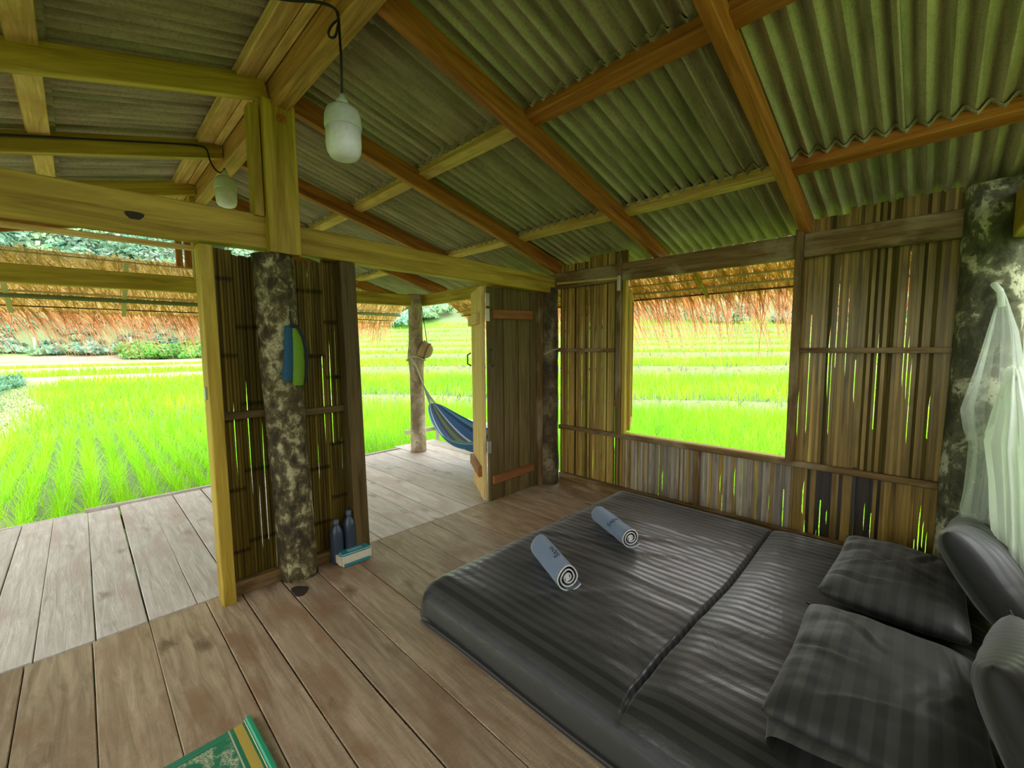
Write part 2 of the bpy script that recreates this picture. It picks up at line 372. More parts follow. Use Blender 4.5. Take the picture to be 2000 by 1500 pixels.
X, Y = in_view(*grid_pts(0, 100, -20, 100, 1.5, 1.4, .4), 15, 112, 62, 112); rice('rice_plants', 'pale green rice plants on the highest terraces below the bushes', X, Y, 7, .6, .16, .6)
n = 26000; a = np.radians(rng.uniform(20, 112, n)); r = 8+rng.uniform(0, 1, n)**1.4*85; X = CAMX+r*np.sin(a); Y = CAMY+r*np.cos(a)
T_ = terrain(X, Y); k = (T_[1] > .3) & (T_[6] < .5); X, Y, Z_ = X[k], Y[k], T_[0][k]; n = len(X); rr_ = np.hypot(X-CAMX, Y-CAMY)
V, F, T = blades(np.stack([X, Y, Z_], -1), rng.uniform(0, 2*pi, n), rng.uniform(.1, 1.0, n), rng.uniform(.12, .38, n)*(1+rr_/60), rng.uniform(.012, .03, n)*(1+rr_/18), rng.uniform(0, .8, n), 2)
g_ = rng.uniform(.55, 1.15, n); tag(quadmesh('bund_weeds', V, F, SHRUB, None, False, np.repeat(np.stack([g_*1.35, g_*.82, g_*1.7, np.ones(n)], -1), 6, 0)), 'grey-green weeds on the earth bunds between the terraces', 'weeds', kind='stuff')
# leafy crops beside the dirt path at the left
n = 1500; yy = rng.uniform(13, 36, n); xx = -4.42+.28*np.sin(yy*.42+.4)-.012*yy-1.25-rng.uniform(0, 6, n)
z = terrain(xx, yy)[0]; base = np.repeat(np.stack([xx, yy, z], -1), 7, 0); m = len(base); base[:, :2] += rng.normal(0, .08, (m, 2))
V, F, T = blades(base, rng.uniform(0, 2*pi, m), rng.uniform(.1, .8, m), rng.uniform(.35, .75, m), rng.uniform(.08, .18, m), rng.uniform(.3, 1.2, m), 3)
tag(quadmesh('leafy_crop', V, F, LEAF), 'blue-green leafy crop growing along the dirt path', 'crop', kind='stuff')
# grass tufts along the path and the bunds
n = 5000; yy = rng.uniform(3, 33, n); xx = -4.42+.28*np.sin(yy*.42+.4)-.012*yy-rng.uniform(0, 1.4, n)**1.0
z = terrain(xx, yy)[0]; V, F, T = blades(np.stack([xx, yy, z], -1), rng.uniform(0, 2*pi, n), rng.uniform(.2, .9, n), rng.uniform(.06, .2, n), rng.uniform(.01, .03, n), rng.uniform(0, .8, n), 2)
cols = np.repeat(np.stack([rng.uniform(.8, 1.4, n), rng.uniform(.7, .9, n), np.ones(n), np.ones(n)], -1), 6, 0)
tag(quadmesh('path_grass', V, F, SHRUB, None, False, cols), 'short pale grass growing on the dirt path', 'grass', kind='stuff')
# forest on the slope behind the fields, thousands of leaf cards over crowns
def crowns(name, label, cat, cx, cy, cr_, ch, per, leaf, mat):
    Vs = []; cs = []
    for x, y, r, h in zip(cx, cy, cr_, ch):
        z0 = float(terrain(np.array([x]), np.array([y]))[0][0]); k = per
        d = rng.normal(0, 1, (k, 3)); d /= np.linalg.norm(d, axis=1)[:, None]; d[:, 2] = np.abs(d[:, 2])*1.1-.25
        lump = 1+.25*np.sin(d[:, 0]*5+x)*np.cos(d[:, 1]*4+y)
        p = d*np.array([r, r, h*.5])*(lump*rng.uniform(.75, 1.05, k))[:, None]+np.array([x, y, z0+h*.5])
        a = rng.normal(0, 1, (k, 3)); a /= np.linalg.norm(a, axis=1)[:, None]; bb = np.cross(a, d+.3*rng.normal(0, 1, (k, 3))); bb /= np.linalg.norm(bb, axis=1)[:, None]
        s = (leaf*rng.uniform(.6, 1.4, k))[:, None]
        Vs.append(np.stack([p-a*s-bb*s*.6, p+a*s-bb*s*.6, p+a*s+bb*s*.6, p-a*s+bb*s*.6], 1))
        tn = rng.uniform(.75, 1.35); cs.append(np.repeat(np.tile([tn*rng.uniform(.8, 1.3), tn, tn*rng.uniform(.9, 1.4), 1], (k, 1)), 4, 0))
    V = np.concatenate(Vs).reshape(-1, 3); F = np.arange(len(V)).reshape(-1, 4)
    return tag(quadmesh(name, V, F, mat, None, False, np.concatenate(cs)), label, cat, kind='stuff')
n = 520; a = np.radians(rng.uniform(-24, 14, n)); r = rng.uniform(117, 205, n)
crowns('forest', 'hazy blue-green forest on the hillside beyond the fields', 'forest', CAMX+r*np.sin(a), CAMY+r*np.cos(a), rng.uniform(3, 5.5, n), rng.uniform(5, 11, n), 480, .40, TREE)
n = 620; a = np.radians(rng.uniform(18, 96, n)); r = rng.uniform(106, 235, n)
crowns('hillside_bushes', 'green bushes on the hillside above the terraces', 'bushes', CAMX+r*np.sin(a), CAMY+r*np.cos(a), rng.uniform(2, 4, n), rng.uniform(2.5, 5, n), 320, .38, TREE)
n = 90; yy = rng.uniform(86, 104, n); xx = rng.uniform(2, 22, n)
crowns('field_edge_shrubs', 'light green shrubs at the far edge of the paddies', 'shrubs', xx, yy, rng.uniform(.8, 1.5, n), rng.uniform(1.2, 2.6, n), 160, .26, SHRUB)
n = 260; yy = rng.uniform(100, 120, n); xx = rng.uniform(-32, 14, n)
crowns('bank_shrubs', 'grey-green scrub on the far dirt bank', 'shrubs', xx, yy, rng.uniform(.6, 1.3, n), rng.uniform(.7, 1.7, n), 90, .26, TREE)
WHITE = plain('white_paint', (.75, .75, .72), .7)
FP = plain('pale_trunk', (.62, .58, .52), .8)
for i, (x, y) in enumerate(((-20.5, 102), (-8.5, 103), (3.5, 104))):
    z = float(terrain(np.array([x]), np.array([y]))[0][0])
    f = tag(tube('fence_post', [(x, y, z-.2), (x, y, z+1.2), (x, y, z+2.6)], .14, WHITE, None, 6), ['white fence post on the far bank at the left of the view', 'white fence post on the far bank seen through the thatch fringe', 'white fence post at the end of the far bank by the shrubs'][i], 'post')
for i, (a, r, hh) in enumerate(((-2.4, 150, 14), (5.3, 170, 12))):
    x = CAMX+r*math.sin(math.radians(a)); y = CAMY+r*math.cos(math.radians(a)); z = float(terrain(np.array([x]), np.array([y]))[0][0])
    tag(tube('bare_trunk', [(x, y, z-1), (x+.4, y, z+hh*.5), (x-.9, y-.3, z+hh)], .4, FP, None, 6, rad=[.5, .4, .2]), ['pale bare trunk leaning in the hillside forest, the taller one', 'pale thin trunk upright in the hillside forest, the more hidden one'][i], 'tree trunk')

# ------------------------------------------------------------------ floor and veranda deck
floor = empty('floor', kind='structure')
fx = [-5.25, -5.0, -4.74, -4.5, -4.24, -3.98, -3.745, -3.52, -3.305, -3.055, -2.89, -2.68, -2.48, -2.24, -1.99, -1.75, -1.52, -1.28, -1.02, -.78, -.52, -.26, .02]
for x0, x1 in zip(fx[:-1], fx[1:]):
    g_ = random.uniform(.0015, .006); tl = random.uniform(-.003, .003)
    bar('floor_board', ((x0+x1)/2+random.uniform(-.002, .002), -3.42, -.018+tl*.4), ((x0+x1)/2, .075+random.uniform(-.008, .004), -.018-tl*.4), x1-x0-g_, .036, W_FLOOR, floor, cham=.003, jit=.0012)
for y in (-2.9, -1.6, -.3): bar('floor_joist', (-5.3, y, -.10), (.05, y, -.10), .08, .12, W_DARK, floor)
deck = empty('veranda_deck', kind='structure')
dx = [-5.6, -5.36, -5.1, -4.86, -4.6, -4.36, -4.12, -3.9, -3.72, -3.51, -3.305, -3.093, -2.91, -2.68, -2.45, -2.2, -1.95, -1.73, -1.51, -1.34, -1.07, -.84, -.6, -.33, -.1, .13, .37]
for x0, x1 in zip(dx[:-1], dx[1:]):
    y1 = (2.47+random.uniform(-.02, .01)) if x1 < -.2 else 2.72
    if x0 > -3.4 and x1 < -.2: y1 += .04
    bar('deck_board', ((x0+x1)/2, .085+random.uniform(0, .008), -.02+random.uniform(-.002, .001)), ((x0+x1)/2+random.uniform(-.004, .004), y1, -.02), x1-x0-random.uniform(.003, .009), .036, W_DECK, deck, cham=.003, jit=.0012)
bar('edge_board', (-5.6, 2.49, -.025), (-3.53, 2.49, -.025), .03, .05, W_DECK, deck)
bar('edge_board', (-3.53, 2.535, -.015), (-.34, 2.545, -.015), .03, .06, W_DECK, deck)
for y in (.5, 1.4, 2.3): bar('deck_joist', (-5.6, y, -.10), (.35, y, -.10), .08, .12, W_DARK, deck)
for x in (-5.4, -3.6, -1.8, .2):
    for y in (2.35,): tube('stilt', [(x, y, -.75), (x, y, -.05)], .07, BARK3, deck, 8)
for x in (-5.1, -2.6, -.05):
    for y in (-3.0, -1.5): tube('stilt', [(x, y, -.75), (x, y, -.05)], .08, BARK3, floor, 8)
# dark knot beside the log foot
KN = plain('dark_knot', (.035, .022, .014), .8, bs=.5)
kv = [(-2.640+.042*math.cos(a)*(1+.15*math.cos(3*a)), -.205+.062*math.sin(a)*(1-.25*math.cos(a)), .004) for a in np.linspace(0, 2*pi, 18, endpoint=False)]
kn = mesh('wood_knot', [(-2.64, -.2, .006)]+kv+[(v[0], v[1], -.004) for v in kv], [(0, 1+i, 1+(i+1) % 18) for i in range(18)]+[(1+i, 19+i, 19+(i+1) % 18, 1+(i+1) % 18) for i in range(18)], KN, floor)
kn['label'] = 'dark burnt knot in the floor at the foot of the log'

# ------------------------------------------------------------------ log posts
def log(name, label, x, y, z0, z1, r, mat, ns=26, n=22, squash=1, flare=.0, seed=0, lean=(0, 0), parts=None, belly=0):
    root = empty(name, (x, y, z0), label=label, cat='post') if True else None
    root['category'] = 'post'; root['label'] = label
    vs = []; fs = []
    for i in range(ns):
        t_ = i/(ns-1); z = z0+(z1-z0)*t_
        for k in range(n):
            a = 2*pi*k/n; p = Vector((math.cos(a)*1.6+seed*7, math.sin(a)*1.6, z*2.2))
            rr = r*(1+.07*noise.noise(p)+.045*noise.noise(p*2.6)+.03*noise.noise(p*6))+flare*(1-t_)**3+belly*math.exp(-((t_-.62)/.06)**2)
            vs.append((x+lean[0]*t_+rr*math.cos(a), y+lean[1]*t_+rr*math.sin(a)*squash, z))
    for i in range(ns-1):
        for k in range(n): fs.append((i*n+k, i*n+(k+1) % n, (i+1)*n+(k+1) % n, (i+1)*n+k))
    fs.append(tuple(range(n-1, -1, -1))); fs.append(tuple((ns-1)*n+k for k in range(n)))
    mesh('trunk', vs, fs, mat, root, True)
    return root
log('log_post', 'thick lichen-mottled log post between the two doorways, below the king post', -2.575, -.015, 0, 1.985, .110, BARK1, 44, 26, .9, -.006, 1, (-.06, 0))
log('log_post', 'dark brown log post in the corner beside the hinged plank door', -.045, .03, 0, 2.03, .10, BARK4, 34, 22, 1, .01, 2)
l3 = log('log_post', 'thick grey log post with pale blotches in the corner behind the pillows', -.02, -3.02, 0, 2.27, .128, BARK2, 44, 26, 1, .02, 3, (.01, 0))
log('log_post', 'pale peeled log post at the veranda corner holding up the hammock', -.225, 2.23, 0, 2.155, .092, BARK3, 40, 22, 1, .015, 4, (.005, 0), belly=.025)
log('log_post', 'log post at the far left corner of the hut', -5.2, 0, 0, 2.0, .11, BARK1, 12, 14, 1, .01, 5)
log('log_post', 'log post at the back left corner of the hut', -5.2, -3.02, 0, 2.3, .11, BARK1, 12, 14, 1, .01, 6)
log('log_post', 'log post at the left corner of the veranda', -5.2, 2.23, 0, 2.1, .09, BARK3, 12, 14, 1, .01, 8)
# ------------------------------------------------------------------ bamboo slats
def slat_mesh(w_, z0, z1, mat, nodes, bend, seed_, notch=None, tone=1.0):
    """one split of bamboo: shallow arc section with node ridges; local x across, y depth, z up"""
    zs = [z0]
    for nd in nodes:
        if z0+.03 < nd < z1-.03: zs += [nd-.022, nd-.005, nd+.003, nd+.016]
    if notch: zs += [max(z0+.01, min(z1-.01, z)) for z in (notch[0], notch[0]*.7+notch[1]*.3, notch[0]*.3+notch[1]*.7, notch[1])]
    zs.append(z1); zs = sorted(zs); vs = []; fs = []; cols = []
    for z in zs:
        on = any(abs(z-nd) < .006 for nd in nodes); near = any(abs(z-nd) < .024 for nd in nodes)
        sh = bend*math.sin((z-z0)*2.3+seed_); nk = 0
        if notch and notch[0] < z < notch[1]: nk = notch[2]
        for k, (u, d) in enumerate(((-.5, .0042), (-.27, -.0012), (.27, -.0012), (.5, .0042))):
            vs.append((u*w_+sh-(nk if u > 0 else 0), d-(.0035 if on else 0), z)); s = (.30 if on else (.80 if near else 1))*tone*(.75 if abs(u) == .5 else 1); cols.append((s, s, s, 1))  # edges toned darker, painting shade into the grooves between slats; node bands are real
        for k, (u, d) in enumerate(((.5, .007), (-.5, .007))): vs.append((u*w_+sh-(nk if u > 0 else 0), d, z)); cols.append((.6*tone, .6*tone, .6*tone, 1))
    n = 6
    for i in range(len(zs)-1):
        for k in range(n): fs.append((i*n+k, i*n+(k+1) % n, (i+1)*n+(k+1) % n, (i+1)*n+k))
    fs.append(tuple(range(n-1, -1, -1))); fs.append(tuple((len(zs)-1)*n+k for k in range(n)))
    me = D.meshes.new('bamboo_slat'); me.from_pydata(vs, [], fs); me.materials.append(mat)
    a = me.color_attributes.new('tone', 'FLOAT_COLOR', 'POINT'); a.data.foreach_set('color', np.array(cols, np.float32).ravel())
    return me
def slats(parent, origin, axis, length, z0, z1, matf, topf=None, sheet=.2, gapp=.22, facing=1, sw=.0175, botf=None):
    """fill length along axis from origin with slats; matf(s, z) picks a material"""
    o = Vector(origin); ax = Vector(axis).normalized(); dep = Vector((0, 0, 1)).cross(ax)*facing   # local y points away from the room
    s = 0; k = 0
    while s < length-.006:
        shw = min(sheet*random.uniform(.6, 1.2), length-s)
        tn = random.uniform(.72, 1.22); nodes = []; zz = z0+random.uniform(.05, .38)
        while zz < z1: nodes.append(zz); zz += random.uniform(.34, .46)
        ns = max(1, round(shw/sw)); ww = shw/ns; dz = random.uniform(-.02, .02); e0 = s; off = (k % 2)*.005
        for i in range(ns):
            c_ = e0+(i+.5)*ww; gap = random.random() < gapp
            top = z1+dz if topf is None else topf(c_)+random.uniform(-.004, .004)
            H = z1-z0; za = H*random.uniform(.04, .40); notch = (z0+za, z0+za+random.uniform(.18, .6)*min(H, 1.5), random.uniform(.0035, .0070)+.0011) if gap else None
            me = slat_mesh(ww*1.10, z0 if botf is None else botf(c_), top, matf(c_), nodes, random.uniform(.0003, .0012), random.uniform(0, 6), notch, tn)
            p = o+ax*c_+dep*(off+random.uniform(0, .003)+(.0045 if i % 2 else 0))
            m = Matrix((ax, dep, Vector((0, 0, 1)))).transposed().to_4x4(); m.translation = p
            m = m @ Matrix.Translation((0, 0, (z0+z1)/2)) @ Matrix.Rotation(random.uniform(-.001, .001), 4, 'Y') @ Matrix.Translation((0, 0, -(z0+z1)/2))
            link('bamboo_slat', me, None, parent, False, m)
        s += shw; k += 1

# ------------------------------------------------------------------ right wall (window wall), x = 0
wr = empty('wall_right', kind='structure')
def tan_mix(c_): return B_TAN if random.random() < .8 else B_DARK
slats(wr, (.035, -.075, 0), (0, -1, 0), .765, .02, 2.27, tan_mix, lambda s: 2.25 if s < .36 else 2.285+.01*s, .2, .13, facing=-1)
slats(wr, (.035, -.815, 0), (0, -1, 0), 1.33, .02, .62, lambda s: B_GREY if random.random() < .8 else B_TAN, None, .2, .12, facing=-1)
def tops(s): return 2.265 if s < .27 else (2.30 if s < .9 else 2.28)
slats(wr, (.035, -2.135, 0), (0, -1, 0), .82, .60, 2.3, tan_mix, tops, .2, .20, facing=-1)
slats(wr, (.042, -2.125, 0), (0, -1, 0), .83, .02, .63, lambda s: (B_BLACK if .12 < s < .5 and random.random() < .75 else B_TAN), None, .2, .16, facing=-1)
bar('rail', (-.012, -.09, .612), (-.012, -2.93, .612), .03, .042, W_DARK, wr)
bar('rail', (-.012, -.08, 1.40), (-.012, -.74, 1.40), .028, .034, W_DARK, wr, jit=.001)
bar('rail', (-.012, -2.15, 1.40), (-.012, -2.93, 1.40), .028, .034, W_DARK, wr, jit=.001)
bar('bottom_plate', (-.005, -.10, .065), (-.005, -2.95, .065), .05, .13, W_DARK, wr, jit=.002)
bar('top_plate', (-.005, .05, 2.095), (-.005, -2.93, 2.095), .06, .155, W_DARK, wr, cham=.008, jit=.003)
bar('stud', (-.006, -1.50, .13), (-.006, -1.50, .59), .035, .045, W_DARK, wr, up=(0, 1, 0))
bar('stud', (-.035, -2.145, .63), (-.035, -2.145, 2.20), .045, .05, W_DARK, wr, up=(0, 1, 0))
bar('stud', (-.035, -.785, .63), (-.035, -.785, 2.26), .03, .05, W_DARK, wr, up=(0, 1, 0))
bar('batten', (-.055, -.10, 2.065), (-.055, -.79, 2.04), .015, .02, W_PURL, wr, jit=.002)
bar('threaded_cane', (-.06, -.02, 2.0), (-.06, -.09, 2.0), .015, .015, W_PURL, wr) if False else None
# ------------------------------------------------------------------ window
win = empty('window_1', kind='structure')
bar('jamb', (.0, -.828, .635), (.0, -.828, 2.02), .05, .036, W_BEAM, win, up=(0, 1, 0))
bar('jamb', (.02, -2.13, .635), (.02, -2.13, 2.02), .06, .03, W_DARK, win, up=(0, 1, 0))
bar('sill', (.03, -.82, .628), (.03, -2.15, .628), .07, .022, W_BEAM, win)
STEEL = plain('zinc_steel', (.55, .57, .56), .35, .85)
# shutter swung outside, seen almost edge-on
sd = Vector((math.cos(math.radians(27)), math.sin(math.radians(27)), 0)); s0 = Vector((.055, -.845, 0))
sh = bar('shutter', s0+Vector((0, 0, .66)), s0+Vector((0, 0, 1.92)), .03, .04, W_BEAM, win, up=sd)
bar('stile', s0+sd*.58+Vector((0, 0, .66)), s0+sd*.58+Vector((0, 0, 1.92)), .03, .04, W_BEAM, sh, up=sd)
bar('rail', s0+sd*.02+Vector((0, 0, .68)), s0+sd*.56+Vector((0, 0, .68)), .03, .04, W_BEAM, sh)
bar('rail', s0+sd*.02+Vector((0, 0, 1.90)), s0+sd*.56+Vector((0, 0, 1.90)), .03, .04, W_BEAM, sh)
slats(sh, s0+sd*.03, sd, .53, .69, 1.89, tan_mix, None, .2, .1)
for z in (1.75, .98): bar('hinge', (.04, -.832, z-.045), (.04, -.832, z+.045), .045, .012, STEEL, win, up=(0, 1, 0), cham=.001)
bar('hinge', (-.052, -.79, 1.93), (-.052, -.79, 2.06), .012, .03, STEEL, wr, up=(0, 1, 0), cham=.001)

# ------------------------------------------------------------------ front wall, y = 0
wf = empty('wall_front', kind='structure')
bar('tie_beam', (-5.25, .0, 2.085), (-2.66, 0, 2.108), .10, .19, W_BEAM, wf, cham=.006, jit=.003)
bar('tie_beam', (-2.5, 0, 2.095), (.06, 0, 2.055), .10, .165, W_BEAM, wf, cham=.006, jit=.003)
kv = [(-3.237+.034*math.cos(a)*(1+.2*math.sin(3*a)), -.0525, 2.085+.022*math.sin(a)*(1+.2*math.cos(2*a))) for a in np.linspace(0, 2*pi, 16, endpoint=False)]
kn = mesh('wood_knot', kv+[(v[0], -.045, v[2]) for v in kv], [tuple(range(16))]+[(i, 16+i, 16+(i+1) % 16, (i+1) % 16) for i in range(16)], KN, wf); kn['label'] = 'dark oval knot in the yellow beam'
bar('under_batten', (-5.2, .06, 1.985), (-2.95, .06, 1.985), .06, .02, W_PURL, wf)
bar('king_post', (-2.585, -.085, 1.99), (-2.585, -.085, 2.82), .17, .075, W_BEAM, wf, up=(0, 1, 0), cham=.006)
bar('king_post_cheek', (-2.70, -.03, 2.19), (-2.70, -.03, 2.79), .05, .10, W_BEAM, wf, up=(0, 1, 0), cham=.005)
bar('peg', (-2.578, -.125, 2.735), (-2.578, -.075, 2.735), .05, .05, W_RAFT, wf)
bar('jamb', (-2.965, -.01, 0), (-2.965, -.01, 1.99), .065, .12, W_BEAM, wf, up=(0, 1, 0), cham=.005)
bar('jamb', (-2.165, -.01, 0), (-2.195, -.01, 2.0), .10, .10, W_JAMB, wf, up=(0, 1, 0), cham=.005)
slats(wf, (-2.93, .045, 0), (1, 0, 0), .31, .02, 1.97, lambda s: B_DARK, lambda s: 2.0 if s < .1 else 1.975, .13, .42)
slats(wf, (-2.55, .045, 0), (1, 0, 0), .37, .02, 2.0, lambda s: B_DARK, None, .2, .3)
bar('rail', (-2.935, .02, 1.06), (-2.70, .02, 1.06), .03, .045, W_JAMB, wf)
bar('rail', (-2.52, .02, 1.035), (-2.19, .02, 1.035), .03, .045, W_JAMB, wf)
bar('bottom_rail', (-2.94, .02, .04), (-2.66, .02, .04), .05, .08, W_DARK, wf)
bar('bottom_rail', (-2.50, .02, .04), (-2.17, .02, .04), .05, .08, W_DARK, wf)
bar('latch_plate', (-3.003, -.03, 1.17), (-3.003, -.03, 1.24), .012, .03, STEEL, wf, up=(0, 1, 0), cham=.001)
# bi-fold plank door
dr = empty('door_1', kind='structure')
xs = [-.875, -.68, -.475, -.31, -.215]
for a_, b_ in zip(xs[:-1], xs[1:]): bar('door_plank', ((a_+b_)/2, .06, .004), ((a_+b_)/2, .06, 1.985+random.uniform(-.01, .005)), b_-a_-.009, .03, W_DOOR, dr, up=(0, 1, 0))
bar('batten', (-.83, .032, 1.735), (-.30, .032, 1.745), .035, .085, W_RED, dr)
bar('batten', (-.84, .032, .205), (-.29, .032, .215), .035, .075, W_RED, dr)
bar('door_post', (-.165, .05, 0), (-.165, .05, 2.0), .075, .06, W_DARK, dr, up=(0, 1, 0))
h0 = Vector((-.895, .085, 0)); fd = Vector((math.sin(math.radians(31.5)), math.cos(math.radians(31.5)), 0)); fn = Vector((-fd.y, fd.x, 0))
for i in range(3):
    p = h0+fd*(.1+.2*i); bar('door_plank', p+Vector((0, 0, .012)), p+Vector((0, 0, 1.985)), .19, .036, W_DOORL, dr, up=fn)
for z in (1.70, .27):
    p = h0+fn*.035; bar('batten', p+fd*.06+Vector((0, 0, z)), p+fd*.58+Vector((0, 0, z)), .04, .10, W_RED if z < 1 else W_DOORL, dr)
for z in (1.86, 1.725, .52):
    bar('hinge', (-.885, .035, z-.055), (-.885, .035, z+.055), .045, .012, STEEL, dr, up=(0, 1, 0), cham=.001)
tube('pull_handle', [(-.845, .043, 1.42), (-.84, .015, 1.40), (-.835, .012, 1.34), (-.83, .015, 1.28), (-.825, .043, 1.26)], .006, plain('dark_iron', (.10, .09, .07), .5, .6), dr, 6)
tube('pull_handle', [h0+fd*.5+fn*.04+Vector((0, 0, 1.38)), h0+fd*.5+fn*.075+Vector((0, 0, 1.36)), h0+fd*.5+fn*.075+Vector((0, 0, 1.27)), h0+fd*.5+fn*.04+Vector((0, 0, 1.25))], .008, D.materials['dark_iron'], dr, 6)
TWINE = plain('pale_twine', (.55, .48, .32), .9)
tag(tube('twine', [(-.145, .0, 1.36), (-.12, -.07, 1.395), (-.06, -.08, 1.41), (0, -.09, 1.42), (-.01, -.1, 1.42)], .006, TWINE, None, 6), 'pale twine tied across the dark corner log by the door', 'twine')

def rz(x): return 2.17+.26*(-x if x > -2.6 else x+5.2)          # underside of the rafters
# back and left walls (outside the photograph)
wb = empty('wall_back', kind='structure')
bar('top_plate', (.02, -3.12, 2.08), (-5.25, -3.12, 2.08), .10, .22, W_BEAM, wb, cham=.006)
bar('rail', (-1.2, -3.36, .9), (-5.2, -3.36, .9), .04, .05, W_DARK, wb)
bar('bottom_plate', (-.15, -3.36, .06), (-5.2, -3.36, .06), .05, .08, W_DARK, wb)
for x in (-1.15, -2.6, -3.8): bar('stud', (x, -3.36, .05), (x, -3.36, 2.0), .05, .05, W_DARK, wb, up=(0, 1, 0))
for i in range(25):
    x = -.30-i*.2; top = 2.0
    if x > -1.15:
        bar('bamboo_board', (x, -3.395, .02), (x, -3.395, .60), .196, .012, B_BOARD, wb, up=(0, 1, 0)); bar('bamboo_board', (x, -3.395, 1.85), (x, -3.395, top), .196, .012, B_BOARD, wb, up=(0, 1, 0))
    else: bar('bamboo_board', (x, -3.395, .02), (x, -3.395, top), .196, .012, B_BOARD, wb, up=(0, 1, 0))
bar('sill', (-.15, -3.36, .61), (-1.15, -3.36, .61), .06, .03, W_DARK, wb)
bar('lintel', (-.15, -3.36, 1.85), (-1.15, -3.36, 1.85), .06, .04, W_DARK, wb)
wl = empty('wall_left', kind='structure')
bar('top_plate', (-5.2, .05, 2.095), (-5.2, -3.1, 2.095), .06, .155, W_DARK, wl, cham=.008)
bar('rail', (-5.2, -.1, .62), (-5.2, -2.95, .62), .04, .05, W_DARK, wl)
for i in range(14): bar('bamboo_board', (-5.23, -.2-i*.2, .05), (-5.23, -.2-i*.2, .62), .196, .012, B_BOARD, wl, up=(1, 0, 0))

# ------------------------------------------------------------------ roof
ce = empty('ceiling', kind='structure')
def rz(x): return 2.17+.26*(-x if x > -2.6 else x+5.2)          # underside of the rafters
for y in (-3.25, -2.17, -1.125, -.06, 1.0, 2.05, 3.22):
    dz = .06
    r_mat = W_RAFT
    bar('rafter', (.16, y, rz(.16)+dz), (-2.56, y, rz(-2.56)+dz), .055, .12, r_mat, ce, up=(.25, 0, 1), cham=.004, jit=.0015)
    bar('rafter', (-5.42, y, rz(-5.42)+dz), (-2.64, y, rz(-2.64)+dz), .055, .12, W_BEAM if y < 2.5 else W_RAFT, ce, up=(-.25, 0, 1), cham=.004, jit=.0015)
bar('ridge_beam', (-2.575, -3.35, 2.865), (-2.575, 3.3, 2.865), .095, .15, W_RIDGE, ce, cham=.006, jit=.002)
bar('ridge_nailer', (-2.655, -3.35, 2.945), (-2.655, 3.3, 2.945), .05, .045, W_PURL, ce)
for x, ys2 in ((-1.60, -1.125), (-.55, -2.17)):
    bar('purlin', (x, ys2+.01, rz(x)+.125), (x, 3.3, rz(x)+.125), .085, .06, W_PURL, ce, up=(.25, 0, 1), jit=.0015)
    bar('purlin', (x-.01, -3.4, rz(x)+.125), (x-.01, ys2, rz(x)+.125), .09, .065, W_RAFT, ce, up=(.25, 0, 1), jit=.0015)
for x in (-2.735, -3.55, -4.45, -5.2): bar('purlin', (x, -3.4, rz(x)+.125), (x, 3.3, rz(x)+.125), .095, .05, W_PURL, ce, up=(-.25, 0, 1), jit=.0015)
def roof_sheet_mesh(L, Wd, pitch, amp):
    nw = int(round(Wd/pitch)); ns = nw*8+1; vs = []; fs = []
    for layer in (0, .005):
        for i in range(ns):
            y = Wd*i/(ns-1); z = amp*math.sin(2*pi*y/pitch)
            for k in range(3): vs.append((L*k/2, y, z+layer))
    n0 = ns*3
    for i in range(ns-1):
        for k in range(2):
            a = i*3+k; fs.append((a, a+1, a+4, a+3)); fs.append((n0+a, n0+a+3, n0+a+4, n0+a+1))
    for i in range(ns-1):
        a = i*3; fs.append((a, a+3, n0+a+3, n0+a)); a += 2; fs.append((a, n0+a, n0+a+3, a+3))
    me = D.meshes.new('roof_sheet'); me.from_pydata(vs, [], fs); me.materials.append(ROOF); me.polygons.foreach_set('use_smooth', [True]*len(fs))
    try: me.set_sharp_from_angle(angle=1.0)
    except Exception: pass
    return me
sec = math.sqrt(1+.26**2)
def sheets(side, rows):
    for ri, (xa, xb) in enumerate(rows):
        L = abs(xb-xa)*sec; me = roof_sheet_mesh(L, .858, .078, .0225)
        for ci in range(9):
            y0 = -3.5+ci*.775+random.uniform(-.006, .006)
            z = rz(xa)+.175-.016*(ri)+ (.004 if ci % 2 else 0)
            d = Vector((1 if side > 0 else -1, 0, -.26)).normalized(); yv = Vector((0, 1, 0)); up_ = d.cross(yv) if side > 0 else yv.cross(d)
            if side > 0: m = Matrix((d, yv, up_)).transposed().to_4x4(); m.translation = (xa, y0, z)
            else: m = Matrix((d, -yv, up_)).transposed().to_4x4(); m.translation = (xa, y0+.858, z)
            if up_.z < 0: raise RuntimeError('roof')
            link('roof_sheet', me, None, ce, False, m)
sheets(1, [(-2.52, -1.5), (-1.66, -.47), (-.62, .32)])
sheets(-1, [(-2.66, -3.62), (-3.48, -4.52), (-4.36, -5.6)])
for i in range(5):
    y0 = -3.5+i*1.38; mesh('ridge_cap', [(-2.8, y0, 2.98), (-2.59, y0, 3.05), (-2.38, y0, 2.98), (-2.8, y0+1.42, 2.98), (-2.59, y0+1.42, 3.05), (-2.38, y0+1.42, 2.98)]+[(-2.8, y0, 2.975), (-2.59, y0, 3.043), (-2.38, y0, 2.975), (-2.8, y0+1.42, 2.975), (-2.59, y0+1.42, 3.043), (-2.38, y0+1.42, 2.975)], [(0, 1, 4, 3), (1, 2, 5, 4), (9, 10, 7, 6), (10, 11, 8, 7), (0, 3, 9, 6), (2, 8, 11, 5), (0, 6, 7, 1), (1, 7, 8, 2), (3, 4, 10, 9), (4, 5, 11, 10)], ROOF, ce)
